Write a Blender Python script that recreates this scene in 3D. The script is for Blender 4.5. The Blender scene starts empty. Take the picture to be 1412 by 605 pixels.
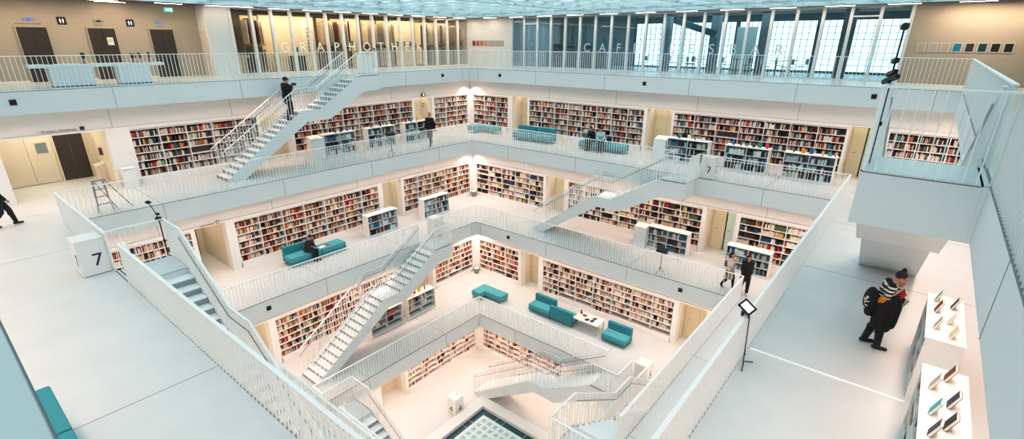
import bpy, bmesh, math, random
from mathutils import Vector, Matrix, Euler
random.seed(7)
PI = math.pi
SC = bpy.context.scene
COL = SC.collection
# ------------------------------------------------------------------ levels of the hall (metres)
H = 3.6
Z = {4: 0.0, 5: 3.6, 6: 7.2, 7: 10.8, 8: 14.4}
S = {8: 10.88, 7: 8.65, 6: 6.46, 5: 4.25}          # half width of the opening at each level
W = {8: 14.3, 7: 12.15, 6: 9.94, 5: 7.79, 4: 6.05}  # half width of the hall at each level
T = 0.674                                           # slab depth
CEIL = 17.22
OUT = 16.2
CAM = Vector((-10.93354, -10.18141, 15.83408))

# ------------------------------------------------------------------ materials
def lin(c):
    if isinstance(c, str):
        c = [int(c[i:i+2], 16)/255 for i in (0, 2, 4)]
    return tuple((x/12.92 if x <= 0.04045 else ((x+0.055)/1.055)**2.4) for x in c[:3])

def mat(name, c, rough=0.5, metal=0.0, spec=0.5, emit=None, estr=0.0, noise=0.0, nscale=3.0, bump=0.0):
    m = bpy.data.materials.new(name); m.use_nodes = True
    nt = m.node_tree; b = nt.nodes['Principled BSDF']
    col = (*lin(c), 1)
    b.inputs['Base Color'].default_value = col
    b.inputs['Roughness'].default_value = rough
    b.inputs['Metallic'].default_value = metal
    b.inputs['Specular IOR Level'].default_value = spec
    if emit is not None:
        b.inputs['Emission Color'].default_value = (*lin(emit), 1)
        b.inputs['Emission Strength'].default_value = estr
    if noise > 0 or bump > 0:
        tc = nt.nodes.new('ShaderNodeTexCoord')
        n = nt.nodes.new('ShaderNodeTexNoise'); n.inputs['Scale'].default_value = nscale
        n.inputs['Detail'].default_value = 3
        nt.links.new(tc.outputs['Object'], n.inputs['Vector'])
        if noise > 0:
            mx = nt.nodes.new('ShaderNodeMix'); mx.data_type = 'RGBA'
            mx.inputs[6].default_value = tuple(x*(1-noise) for x in col[:3]) + (1,)
            mx.inputs[7].default_value = tuple(min(1, x*(1+noise*0.4)) for x in col[:3]) + (1,)
            nt.links.new(n.outputs['Fac'], mx.inputs[0]); nt.links.new(mx.outputs[2], b.inputs['Base Color'])
        if bump > 0:
            bp = nt.nodes.new('ShaderNodeBump'); bp.inputs['Strength'].default_value = bump
            nt.links.new(n.outputs['Fac'], bp.inputs['Height']); nt.links.new(bp.outputs['Normal'], b.inputs['Normal'])
    return m

def mat_floor():
    """white poured floor, faint boards, thin expansion joints every 4.1 m"""
    m = mat('white_floor', 'e6e8e6', 0.38, spec=0.35)
    nt = m.node_tree; b = nt.nodes['Principled BSDF']
    tc = nt.nodes.new('ShaderNodeTexCoord')
    n = nt.nodes.new('ShaderNodeTexNoise'); n.inputs['Scale'].default_value = 1.2
    nt.links.new(tc.outputs['Object'], n.inputs['Vector'])
    m1 = nt.nodes.new('ShaderNodeMix'); m1.data_type = 'RGBA'
    m1.inputs[6].default_value = (*lin('ccd0d0'), 1); m1.inputs[7].default_value = (*lin('dadcdb'), 1)
    nt.links.new(n.outputs['Fac'], m1.inputs[0])
    nt.links.new(m1.outputs[2], b.inputs['Base Color'])
    return m

def mat_book():
    m = bpy.data.materials.new('book_covers'); m.use_nodes = True
    nt = m.node_tree; b = nt.nodes['Principled BSDF']
    a = nt.nodes.new('ShaderNodeAttribute'); a.attribute_name = 'Col'
    tc = nt.nodes.new('ShaderNodeTexCoord')
    n = nt.nodes.new('ShaderNodeTexNoise'); n.inputs['Scale'].default_value = 30
    nt.links.new(tc.outputs['Object'], n.inputs['Vector'])
    mx = nt.nodes.new('ShaderNodeMix'); mx.data_type = 'RGBA'; mx.blend_type = 'MULTIPLY'
    mx.inputs[0].default_value = 0.35
    nt.links.new(a.outputs['Color'], mx.inputs[6]); nt.links.new(n.outputs['Color'], mx.inputs[7])
    nt.links.new(mx.outputs[2], b.inputs['Base Color'])
    b.inputs['Roughness'].default_value = 0.5
    return m

def mat_glass(name, tint='dfeef0', refl=0.10):
    m = bpy.data.materials.new(name); m.use_nodes = True
    nt = m.node_tree; nt.nodes.remove(nt.nodes['Principled BSDF'])
    out = nt.nodes['Material Output']
    t = nt.nodes.new('ShaderNodeBsdfTransparent'); t.inputs[0].default_value = (*lin(tint), 1)
    g = nt.nodes.new('ShaderNodeBsdfGlossy'); g.inputs['Roughness'].default_value = 0.03
    f = nt.nodes.new('ShaderNodeFresnel'); f.inputs[0].default_value = 1.45
    mm = nt.nodes.new('ShaderNodeMath'); mm.operation = 'MULTIPLY_ADD'; mm.inputs[1].default_value = 0.7; mm.inputs[2].default_value = refl*0.3
    nt.links.new(f.outputs[0], mm.inputs[0])
    mx = nt.nodes.new('ShaderNodeMixShader')
    nt.links.new(mm.outputs[0], mx.inputs[0]); nt.links.new(t.outputs[0], mx.inputs[1]); nt.links.new(g.outputs[0], mx.inputs[2])
    nt.links.new(mx.outputs[0], out.inputs[0])
    return m

def mat_stripes(name, c1, c2, scale, axis='Z', rough=0.8, width=0.5):
    m = mat(name, c1, rough)
    nt = m.node_tree; b = nt.nodes['Principled BSDF']
    tc = nt.nodes.new('ShaderNodeTexCoord'); sx = nt.nodes.new('ShaderNodeSeparateXYZ')
    nt.links.new(tc.outputs['Object'], sx.inputs[0])
    a = nt.nodes.new('ShaderNodeMath'); a.operation = 'MULTIPLY'; a.inputs[1].default_value = scale
    fr = nt.nodes.new('ShaderNodeMath'); fr.operation = 'FRACT'
    l = nt.nodes.new('ShaderNodeMath'); l.operation = 'LESS_THAN'; l.inputs[1].default_value = width
    nt.links.new(sx.outputs[axis], a.inputs[0]); nt.links.new(a.outputs[0], fr.inputs[0]); nt.links.new(fr.outputs[0], l.inputs[0])
    mx = nt.nodes.new('ShaderNodeMix'); mx.data_type = 'RGBA'
    mx.inputs[6].default_value = (*lin(c1), 1); mx.inputs[7].default_value = (*lin(c2), 1)
    nt.links.new(l.outputs[0], mx.inputs[0]); nt.links.new(mx.outputs[2], b.inputs['Base Color'])
    return m

def mat_ceiling():
    """luminous glass lamella ceiling: pale cyan panels between dark bars"""
    m = bpy.data.materials.new('luminous_ceiling'); m.use_nodes = True
    nt = m.node_tree; b = nt.nodes['Principled BSDF']
    tc = nt.nodes.new('ShaderNodeTexCoord'); sx = nt.nodes.new('ShaderNodeSeparateXYZ')
    nt.links.new(tc.outputs['Object'], sx.inputs[0])
    facs = []
    for ax, per, wd in (('X', 2.1, 0.17), ('Y', 1.4, 0.15)):
        a = nt.nodes.new('ShaderNodeMath'); a.operation = 'ADD'; a.inputs[1].default_value = 36.0
        nt.links.new(sx.outputs[ax], a.inputs[0])
        p = nt.nodes.new('ShaderNodeMath'); p.operation = 'MODULO'; p.inputs[1].default_value = per
        nt.links.new(a.outputs[0], p.inputs[0])
        l = nt.nodes.new('ShaderNodeMath'); l.operation = 'LESS_THAN'; l.inputs[1].default_value = wd
        nt.links.new(p.outputs[0], l.inputs[0]); facs.append(l)
    mxm = nt.nodes.new('ShaderNodeMath'); mxm.operation = 'MAXIMUM'
    nt.links.new(facs[0].outputs[0], mxm.inputs[0]); nt.links.new(facs[1].outputs[0], mxm.inputs[1])
    n = nt.nodes.new('ShaderNodeTexNoise'); n.inputs['Scale'].default_value = 0.55
    nt.links.new(tc.outputs['Object'], n.inputs['Vector'])
    m1 = nt.nodes.new('ShaderNodeMix'); m1.data_type = 'RGBA'
    m1.inputs[6].default_value = (*lin('b0d0d9'), 1); m1.inputs[7].default_value = (*lin('c4dce2'), 1)
    nt.links.new(n.outputs['Fac'], m1.inputs[0])
    m2 = nt.nodes.new('ShaderNodeMix'); m2.data_type = 'RGBA'; m2.inputs[7].default_value = (*lin('40646f'), 1)
    nt.links.new(m1.outputs[2], m2.inputs[6]); nt.links.new(mxm.outputs[0], m2.inputs[0])
    b.inputs['Base Color'].default_value = (0.12, 0.14, 0.15, 1)
    b.inputs['Specular IOR Level'].default_value = 0.1
    nt.links.new(m2.outputs[2], b.inputs['Emission Color'])
    b.inputs['Emission Strength'].default_value = CEIL_EMIT
    return m

CEIL_EMIT = 1.4
M = dict(
    white=mat('white_plaster', 'e9e9e7', 0.6, noise=0.02), fascia=mat('white_fascia', 'e0e5e6', 0.5, noise=0.02, nscale=1.5),
    shelf=mat('white_lacquer', 'eeedeb', 0.4), shelfback=mat('shelf_back', '5b4a43', 0.7), shelfback_lit=mat('shelf_back_lit', 'b09a8c', 0.7), shelfback_cool=mat('shelf_back_cool', '6d7e85', 0.7),  # shelf backs: brown deepened for shade above books, lit copy paler for lamplight
    rail=mat('white_painted_steel', 'f5f5f3', 0.4), joint=mat('joint', '878e91', 0.8),
    beige=mat('beige_wall', 'e2d8c6', 0.7, noise=0.05), taupe=mat('taupe_concrete', 'b8ac9c', 0.75, noise=0.08, nscale=2.0),
    darkdoor=mat('dark_bronze_door', '4a403a', 0.4, metal=0.3, noise=0.1), cream=mat('cream_door', 'ddd4b8', 0.6), aqua=mat('frosted_door', 'd3e4de', 0.3),
    darkceil=mat('dark_ceiling', '6b5a50', 0.8), black=mat('black_plastic', '17181a', 0.45), steel=mat('brushed_steel', 'a7adb0', 0.35, metal=0.8),
    greysteel=mat('grey_steel', '6e7375', 0.4, metal=0.5), teal=mat('teal_fabric', '3a949e', 0.85, noise=0.10, nscale=40, bump=0.1),
    tealseat=mat('teal_seat_fabric', '56a9b1', 0.85, noise=0.10, nscale=40, bump=0.1), navy=mat('navy_paint', '122c52', 0.5),
    concrete=mat('grey_concrete', '8b979b', 0.8, noise=0.12), cafefloor=mat('cafe_floor', '9fb3ba', 0.3), cafewall=mat('cafe_wall', '74909a', 0.7),
    tealdark=mat('dark_teal_tile', '20515c', 0.35, noise=0.1), paleglass=mat('pale_glass_panel', 'd8e9e8', 0.3), sqglass=mat('grey_glass_block', 'b4c7c6', 0.25),
    skin=mat('skin', 'c99479', 0.6), hairdark=mat('dark_hair', '241913', 0.6), hairblond=mat('light_brown_hair', 'a9825c', 0.6), hairbrown=mat('brown_hair', '3d2519', 0.6),
    blackcloth=mat('black_cloth', '141517', 0.85), darkcloth=mat('charcoal_cloth', '22252a', 0.85), navycloth=mat('navy_cloth', '1c2733', 0.85),
    maroon=mat('maroon_knit', '43202a', 0.9), lightblue=mat('pale_blue_shirt', 'b9d3da', 0.85), cream_knit=mat('cream_knit', 'd8cbbd', 0.9),
    pleat=mat_stripes('pleated_taupe', 'b8a79a', '8f7f76', 22, 'Y'), stripe=mat_stripes('striped_jersey', 'e4e0da', '15161a', 13.5, 'Z', width=0.52),
    mustard=mat('mustard_cloth', 'cf8a2a', 0.8), white_sole=mat('white_rubber', 'e4e4e2', 0.6),
    paper=mat('paper', 'efe9dc', 0.8), emitwarm=mat('warm_tube', 'ffffff', 0.5, emit='ffe9d2', estr=9.0),
    blueled=mat('blue_display', '1040c0', 0.3, emit='2060ff', estr=1.5), exitgreen=mat('exit_green', '1f9a80', 0.4, emit='27b79a', estr=0.8),
    exitwhite=mat('exit_white', 'ffffff', 0.4, emit='ffffff', estr=1.0), floodface=mat('flood_diffuser', 'eef6f4', 0.4, emit='f4fbfa', estr=0.9),
    riser=mat('shaded_riser', '9ea9ad', 0.6), lamella=mat('ceiling_lamella', 'cfe0e4', 0.5), raildim=mat('dimmed_white_handrail', 'dad8d4', 0.6), cable=mat('white_cable_cover', 'fbfbfa', 0.5), frame_taupe=mat('print_frame', 'cfc3b4', 0.5), frame_pale=mat('print_frame_pale', 'a9a29b', 0.5),
    letter=mat('white_vinyl', 'e9e6dc', 0.5, emit='e9e6dc', estr=0.15), letterc=mat('pale_vinyl', 'c7dbe0', 0.5), glass=mat_glass('clear_glass', 'f6f2ea', .05),
    glasscool=mat_glass('cool_glass', 'cfe3e8', 0.16), bookm=mat_book(), floor=mat_floor(), ceil=mat_ceiling(),
    rackdark=mat_stripes('picture_rack_dark', '4b4136', 'a39374', 9, 'X', width=0.45), warmwall=mat('warm_white_wall', 'e6dcc8', 0.7),
    poster=mat('poster_white', 'ece8df', 0.7), lattice=mat('teal_window_frame', '2f5f6b', 0.4), blackmetal=mat('black_steel', '1b1c1e', 0.4, metal=0.4),
    red=mat('red_lacquer', 'd23a2c', 0.5), orange=mat('orange_card', 'ef9a1f', 0.5), yellow=mat('yellow_card', 'f1b92c', 0.5), pink=mat('pink_card', 'e8436f', 0.5),
    bluecard=mat('blue_card', '1f6aa0', 0.5), tealcard=mat('teal_card', '2aa3ad', 0.5), greencard=mat('green_card', '3c8f5c', 0.5), browncard=mat('brown_card', '6e4630', 0.6),
    navycard=mat('navy_card', '1e2f4a', 0.5), daylight=mat('daylight_glass', 'e9f6fa', 0.3, emit='f0f8fa', estr=2.6),
)

# ------------------------------------------------------------------ mesh helpers
class MB:
    def __init__(s):
        s.v = []; s.f = []; s.mi = []; s.cols = None; s.smooth = False
    def quad(s, pts, mi=0):
        n = len(s.v); s.v += [tuple(p) for p in pts]; s.f.append(tuple(range(n, n+len(pts)))); s.mi.append(mi)
        return s
    def box(s, x0, y0, z0, x1, y1, z1, mi=0, top=None):
        if x1 < x0: x0, x1 = x1, x0
        if y1 < y0: y0, y1 = y1, y0
        if z1 < z0: z0, z1 = z1, z0
        n = len(s.v)
        s.v += [(x0,y0,z0),(x1,y0,z0),(x1,y1,z0),(x0,y1,z0),(x0,y0,z1),(x1,y0,z1),(x1,y1,z1),(x0,y1,z1)]
        fs = [(0,3,2,1),(4,5,6,7),(0,1,5,4),(1,2,6,5),(2,3,7,6),(3,0,4,7)]
        for i, f in enumerate(fs):
            s.f.append(tuple(n+k for k in f)); s.mi.append(top if (top is not None and i == 1) else mi)
        return s
    def rbox(s, c, size, rot=(0,0,0), mi=0):
        R = Euler(rot).to_matrix(); c = Vector(c); n = len(s.v)
        for dz in (-.5,.5):
            for dx, dy in ((-.5,-.5),(.5,-.5),(.5,.5),(-.5,.5)):
                s.v.append(tuple(c + R @ Vector((dx*size[0], dy*size[1], dz*size[2]))))
        for f in [(0,3,2,1),(4,5,6,7),(0,1,5,4),(1,2,6,5),(2,3,7,6),(3,0,4,7)]:
            s.f.append(tuple(n+k for k in f)); s.mi.append(mi)
        return s
    def bar(s, p0, p1, w, h, mi=0, up=(0,0,1)):
        """rectangular bar from p0 to p1: w sideways, h along up"""
        p0 = Vector(p0); p1 = Vector(p1); d = (p1-p0).normalized(); up = Vector(up)
        side = d.cross(up)
        if side.length < 1e-4: side = d.cross(Vector((1,0,0)))
        side.normalize(); u = side.cross(d).normalized(); n = len(s.v)
        for p in (p0, p1):
            for a, b in ((-.5,-.5),(.5,-.5),(.5,.5),(-.5,.5)):
                s.v.append(tuple(p + side*a*w + u*b*h))
        for f in [(0,3,2,1),(4,5,6,7),(0,1,5,4),(1,2,6,5),(2,3,7,6),(3,0,4,7)]:
            s.f.append(tuple(n+k for k in f)); s.mi.append(mi)
        return s
    def prism(s, poly, axis, a, b, mi=0):
        """2-D polygon extruded along axis from a to b. poly in the other two axes (in xyz order)"""
        def P(q, t):
            if axis == 'x': return (t, q[0], q[1])
            if axis == 'y': return (q[0], t, q[1])
            return (q[0], q[1], t)
        n = len(s.v); k = len(poly)
        s.v += [P(q, a) for q in poly] + [P(q, b) for q in poly]
        s.f.append(tuple(range(n+k-1, n-1, -1))); s.mi.append(mi)
        s.f.append(tuple(range(n+k, n+2*k))); s.mi.append(mi)
        for i in range(k):
            j = (i+1) % k
            s.f.append((n+i, n+j, n+k+j, n+k+i)); s.mi.append(mi)
        return s
    def tube(s, pts, r, seg=8, mi=0):
        pts = [Vector(p) for p in pts]; rs = r if isinstance(r, (list, tuple)) else [r]*len(pts)
        rings = []
        for i, p in enumerate(pts):
            d = (pts[min(i+1, len(pts)-1)] - pts[max(i-1, 0)]).normalized()
            a = d.cross(Vector((0,0,1)))
            if a.length < 1e-3: a = d.cross(Vector((1,0,0)))
            a.normalize(); b = d.cross(a); n = len(s.v)
            for k in range(seg):
                t = 2*PI*k/seg; s.v.append(tuple(p + (a*math.cos(t)+b*math.sin(t))*rs[i]))
            rings.append(n)
        for i in range(len(rings)-1):
            for k in range(seg):
                j = (k+1) % seg
                s.f.append((rings[i]+k, rings[i]+j, rings[i+1]+j, rings[i+1]+k)); s.mi.append(mi)
        s.f.append(tuple(rings[0]+k for k in range(seg-1, -1, -1))); s.mi.append(mi)
        s.f.append(tuple(rings[-1]+k for k in range(seg))); s.mi.append(mi)
        return s
    def lathe(s, prof, seg=16, c=(0,0,0), mi=0):
        rings = []
        for r, z in prof:
            n = len(s.v)
            for k in range(seg):
                t = 2*PI*k/seg; s.v.append((c[0]+r*math.cos(t), c[1]+r*math.sin(t), c[2]+z))
            rings.append(n)
        for i in range(len(rings)-1):
            for k in range(seg):
                j = (k+1) % seg
                s.f.append((rings[i]+k, rings[i]+j, rings[i+1]+j, rings[i+1]+k)); s.mi.append(mi)
        s.f.append(tuple(rings[0]+k for k in range(seg-1, -1, -1))); s.mi.append(mi)
        s.f.append(tuple(rings[-1]+k for k in range(seg))); s.mi.append(mi)
        return s
    def ball(s, c, r, seg=10, rings=6, sc=(1,1,1), R=None, mi=0):
        c = Vector(c); n = len(s.v); R = R or Matrix.Identity(3)
        s.v.append(tuple(c + R @ Vector((0,0,-r*sc[2]))))
        for i in range(1, rings):
            p = -PI/2 + PI*i/rings
            for k in range(seg):
                t = 2*PI*k/seg
                s.v.append(tuple(c + R @ Vector((r*sc[0]*math.cos(p)*math.cos(t), r*sc[1]*math.cos(p)*math.sin(t), r*sc[2]*math.sin(p)))))
        s.v.append(tuple(c + R @ Vector((0,0,r*sc[2]))))
        last = len(s.v)-1
        for k in range(seg):
            j = (k+1) % seg
            s.f.append((n, n+1+j, n+1+k)); s.mi.append(mi)
            b = n+1+(rings-2)*seg
            s.f.append((b+k, b+j, last)); s.mi.append(mi)
        for i in range(rings-2):
            for k in range(seg):
                j = (k+1) % seg; a = n+1+i*seg; b = a+seg
                s.f.append((a+k, a+j, b+j, b+k)); s.mi.append(mi)
        return s
    def cap(s, p0, p1, r0, r1, seg=10):
        """capsule (round cone) between two points, for bodies"""
        p0 = Vector(p0); p1 = Vector(p1)
        s.tube([p0, p1], [r0, r1], seg); s.ball(p0, r0, seg, 6); s.ball(p1, r1, seg, 6)
        return s
    def mesh(s, name, mats):
        me = bpy.data.meshes.new(name); me.from_pydata(s.v, [], s.f); me.update()
        for m in (mats if isinstance(mats, (list, tuple)) else [mats]): me.materials.append(m)
        if isinstance(mats, (list, tuple)) and len(mats) > 1:
            me.polygons.foreach_set('material_index', s.mi)
        if s.smooth: me.polygons.foreach_set('use_smooth', [True]*len(me.polygons))
        if s.cols:
            at = me.color_attributes.new('Col', 'FLOAT_COLOR', 'CORNER')
            flat = []
            for p, c in zip(me.polygons, s.cols):
                flat += list(c)*p.loop_total
            at.data.foreach_set('color', flat)
        return me
    def build(s, name, mats, parent=None, **kw):
        o = bpy.data.objects.new(name, s.mesh(name, mats)); COL.objects.link(o)
        if parent is not None: o.parent = parent
        props(o, **kw)
        return o

def props(o, label=None, cat=None, group=None, kind=None):
    if label: o['label'] = label
    if cat: o['category'] = cat
    if group: o['group'] = group
    if kind: o['kind'] = kind
    return o

def empty(name, label=None, cat=None, loc=(0,0,0), rz=0.0, group=None, kind=None):
    o = bpy.data.objects.new(name, None); COL.objects.link(o)
    o.empty_display_size = 0.2
    o.location = loc; o.rotation_euler = (0, 0, rz)
    return props(o, label, cat, group, kind)

def child(o, name, parent, loc=(0,0,0), rot=(0,0,0)):
    """linked copy of o as a part of parent"""
    c = o.copy(); c.name = name; COL.objects.link(c); c.parent = parent; c.location = loc; c.rotation_euler = rot
    return c

def copy_tree(o, parent=None):
    c = o.copy(); COL.objects.link(c); c.parent = parent
    for ch in list(o.children): copy_tree(ch, c)
    return c

def bevel(o, w=0.01, seg=2):
    m = o.modifiers.new('bevel', 'BEVEL'); m.width = w; m.segments = seg; m.limit_method = 'ANGLE'
    return o

def text(name, body, size, m, parent, loc, rot, ext=0.003, align='CENTER', **kw):
    cu = bpy.data.curves.new(name, 'FONT'); cu.body = body; cu.size = size; cu.extrude = ext
    cu.align_x = align; cu.align_y = 'BOTTOM_BASELINE'
    t = bpy.data.objects.new('tmp', cu); COL.objects.link(t)
    dg = bpy.context.evaluated_depsgraph_get()
    me = bpy.data.meshes.new_from_object(t.evaluated_get(dg)); me.name = name
    bpy.data.objects.remove(t); bpy.data.curves.remove(cu)
    me.materials.clear(); me.materials.append(m)
    o = bpy.data.objects.new(name, me); COL.objects.link(o)
    if parent is not None: o.parent = parent
    o.location = loc; o.rotation_euler = rot
    return props(o, **kw)

def struct(name, mb, mats, parent=None):
    return mb.build(name, mats, parent, kind='structure')

# sides of the hall; local frame: x along the side, +y outward (away from the void)
ROT = {'left': 0.0, 'right': -PI/2, 'back': PI/2, 'front': PI}   # left = +y, right = +x, back = -x, front = -y
WHERE = {'left': 'left', 'right': 'right', 'back': 'near left', 'front': 'near right'}
def side_pt(side, x, y, z=0):
    a = ROT[side]; return Vector((x*math.cos(a)-y*math.sin(a), x*math.sin(a)+y*math.cos(a), z))
#@@SHELL
# ------------------------------------------------------------------ floors and gallery slabs
def slab(k, out):
    s = S[k]; z = Z[k]; mb = MB()
    mb.box(-out, s, z-T, out, out, z, 1, 0).box(-out, -out, z-T, out, -s, z, 1, 0)
    mb.box(-out, -s, z-T, -s, s, z, 1, 0).box(s, -s, z-T, out, s, z, 1, 0)
    e = 0.003
    for p in (-10.25, -6.15, -2.05, 2.05, 6.15, 10.25):          # joints of the fascia panels
        if abs(p) > s: continue
        for q in (-1, 1):
            mb.box(p-.007, q*(s-e), z-T, p+.007, q*(s+.02), z-.01, 2)
            mb.box(q*(s-e), p-.007, z-T, q*(s+.02), p+.007, z-.01, 2)
    wk = W[k]
    for p in (-10.25, -6.15, -2.05, 2.05, 6.15, 10.25):          # expansion joints across the gallery floor
        if k == 8 or abs(p) > wk: continue
        y0 = s if abs(p) < s else abs(p)
        for sd in ('left', 'right', 'back', 'front'):
            if k == 7 and p > 0 and p < 4 and sd in ('front', 'back'): continue
            c, d = side_pt(sd, p-.007, s+.05), side_pt(sd, p+.007, wk-.01)
            mb.box(c.x, c.y, z-.01, d.x, d.y, z+.0012, 2)
    for q in (-1, 1):                                             # shadow gap under the railing feet
        mb.box(-s+e, q*(s-e), z-.012, s-e, q*(s+.03), z+.001, 2); mb.box(q*(s-e), -s+e, z-.012, q*(s+.03), s-e, z+.001, 2)
    return struct('floor', mb, [M['floor'], M['fascia'], M['joint']])
for k in (8, 7, 6, 5): slab(k, 21.0 if k == 8 else OUT)
struct('floor', MB().box(-OUT, -OUT, -.3, OUT, OUT, 0), M['floor'])

# ------------------------------------------------------------------ hall walls with shelf recesses and doorways
DOORH = 2.06
door_n = [0]
def wall(k, side, shelves, doors, deep=.5):
    w = W[k]; z0 = Z[k]; z1 = Z[k+1]-T; mb = MB(); sign = 1 if side in ('left', 'front') else -1
    def loc(a, b):
        return (a, b) if sign > 0 else (-b, -a)
    cuts = sorted([(*loc(a, b), 's') for a, b in shelves] + [(*loc(d[0], d[1]), 'd') for d in doors])
    x = -w-.4; zb = z0+2.12
    def solid(a, b):
        if b-a > .01: mb.box(a, w, z0, b, w+.4, zb)
    for a, b, t in cuts:
        solid(x, a); x = b
        if t == 's': mb.box(a, w+.33, z0, b, w+.4, zb); mb.box(a, w, z0+1.99, b, w+.33, zb)
        else: mb.box(a, w, z0+DOORH, b, w+.4, zb)
    solid(x, w+.4)
    mb.box(-w-.4, w+.05, zb, w+.4, w+.4, z1)                     # set-back upper wall
    for p in (-6.15, -2.05, 2.05, 6.15):
        if abs(p) < w: mb.box(p-.006, w+.048, zb, p+.006, w+.06, z1, 2)
    mb.box(-w-.4, w+.03, zb-.005, w+.4, w+.05, zb)
    for d in doors:                                               # lobbies behind the doorways
        a, b = loc(d[0], d[1]); dp = d[2] if len(d) > 2 else deep
        y1 = w+.4+dp
        mb.box(a-.1, w+.4, z0, a, y1, z0+2.5, 1); mb.box(b, w+.4, z0, b+.1, y1, z0+2.5, 1)
        mb.box(a-.1, y1, z0, b+.1, y1+.1, z0+2.5, 1); mb.box(a-.1, w+.4, z0+2.5, b+.1, y1+.1, z0+2.55, 1)
    o = struct('wall_'+side, mb, [M['white'], M['beige'], M['joint']]); o.rotation_euler = (0, 0, ROT[side])
    return o
def lobby_door(k, side, a, b, y, leaf, m, h=1.9, handle=True):
    """door leaf in a lobby; a, b in world coordinate along the wall"""
    door_n[0] += 1
    if side in ('right', 'back'): a, b = -b, -a
    t = empty('door_%d' % door_n[0], loc=(0, 0, Z[k]), rz=ROT[side], kind='structure')
    MB().box(a-.05, y-.03, 0, a, y, h+.05).box(b, y-.03, 0, b+.05, y, h+.05).box(a, y-.03, h, b, y, h+.05).build('door_frame', M['cream'], t)
    if leaf == 2:
        c = (a+b)/2
        MB().box(a, y-.015, .01, c-.004, y, h).build('door_leaf', m, t); MB().box(c+.004, y-.015, .01, b, y, h).build('door_leaf', m, t)
    else:
        MB().box(a, y-.015, .01, b, y, h).build('door_leaf', m, t)
        if handle: MB().tube([(a+.08, y-.06, .95), (a+.2, y-.06, .95)], .012, 6).tube([(a+.08, y-.015, .95), (a+.08, y-.06, .95)], .01, 6).build('door_handle', M['steel'], t)
    return t

SH = {  # shelf recesses (world x on the left wall, world y on the right wall)
 (7,'left'): [(-5.72,-1.05),(.45,7.52),(9.12,11.92)], (7,'right'): [(9.08,11.92),(.45,7.52),(-7.95,-1.03),(-11.9,-9.25)],
 (6,'left'): [(-9.6,-5.17),(-3.67,3.2),(4.73,9.68)], (6,'right'): [(4.75,9.68),(-3.68,3.22),(-9.6,-5.2)],
 (5,'left'): [(-3.7,3.12),(4.7,7.54)], (5,'right'): [(4.7,7.54),(-3.75,3.15)],
 (4,'left'): [(1.1,5.8)], (4,'right'): [(.55,5.8)],
}
DO = {
 (7,'left'): [(-9.2,-6.4,2.25),(-.95,.3),(7.66,8.95)], (7,'right'): [(7.62,8.75),(-.95,.3),(-9.05,-8.02)],
 (6,'left'): [(-5.05,-3.98,2.4),(3.45,4.6)], (6,'right'): [(3.45,4.6),(-5.05,-3.85)],
 (5,'left'): [(-5.1,-3.95),(3.25,4.55)], (5,'right'): [(3.4,4.55),(-5.1,-3.95)],
 (4,'left'): [(-.4,.98)], (4,'right'): [(-.9,.35)],
}
for k in (7, 6, 5, 4):
    for sd in ('left', 'right', 'back', 'front'):
        wall(k, sd, SH.get((k, sd), []), DO.get((k, sd), []))
for (k, sd), ds in DO.items():
    for d in ds:
        if len(d) > 2: continue
        a, b = d[0], d[1]; y = W[k]+.4+.5; wd = b-a
        if sd == 'left':
            lobby_door(k, sd, a+.04*wd+.05, a+.55*wd, y, 1, M['cream'], 1.95)
        else:
            lobby_door(k, sd, a+.5*wd, a+.95*wd-.05, y, 1, M['cream'], 1.95)
            if (k, sd) in ((7,'right'), (6,'right')) and b < 0:
                lobby_door(k, sd, a+.06*wd, a+.46*wd, y, 1, M['aqua'], 1.9)

# level 7 lift lobby on the left
t = lobby_door(7, 'left', -7.48, -6.62, 12.15+.4+2.25, 2, M['darkdoor'], 1.95)
struct('trim_1', MB().box(-9.2, 14.76, 10.83, -9.19+.9, 14.8, 12.8).box(-8.28, 14.76, 10.83, -7.58, 14.8, 12.8), M['beige'])
lobby_door(6, 'left', -4.75, -4.2, 9.94+.4+2.4, 2, M['darkdoor'], 1.9)

# ------------------------------------------------------------------ level 8: room shell
z8 = Z[8]
mb = MB()   # left: lift wall set back, return, white pier
mb.box(-14.6, 15.2, z8, -1.5, 15.4, CEIL+.3, 0)
struct('wall_left', mb, M['taupe'])
struct('wall_left', MB().box(-1.55, 14.3, z8, -.55, 15.4, CEIL+.1).box(-.75, 15.4, z8, -.55, 18.2, CEIL+.1), M['white'])
struct('wall_left', MB().box(-.55, 18.0, z8, 14.5, 18.2, CEIL+.1), M['warmwall'])
struct('wall_right', MB().box(14.3, 10.6, z8, 14.5, 14.6, CEIL+.1).box(14.5, 10.6, z8, 19.8, 10.8, CEIL+.1).box(14.5, 14.3, z8, 14.7, 18.2, CEIL+.1), M['white'])
struct('wall_right', MB().box(14.3, -14.6, z8, 14.5, -8.92, CEIL+.1), M['taupe'])
struct('wall_right', MB().box(14.5, -9.12, z8, 19.8, -8.92, CEIL+.1).box(19.6, 5.0, z8, 19.8, 10.6, CEIL+.1), M['cafewall'])
struct('wall_back', MB().box(-14.8, -14.6, z8, -14.6, 15.4, CEIL+.1), M['white'])
struct('wall_front', MB().box(-14.6, -14.8, z8, 14.5, -14.6, CEIL+.1), M['taupe'])
struct('floor', MB().box(14.5, -8.92, z8, 19.6, 10.6, z8+.012), M['cafefloor'])
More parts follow.
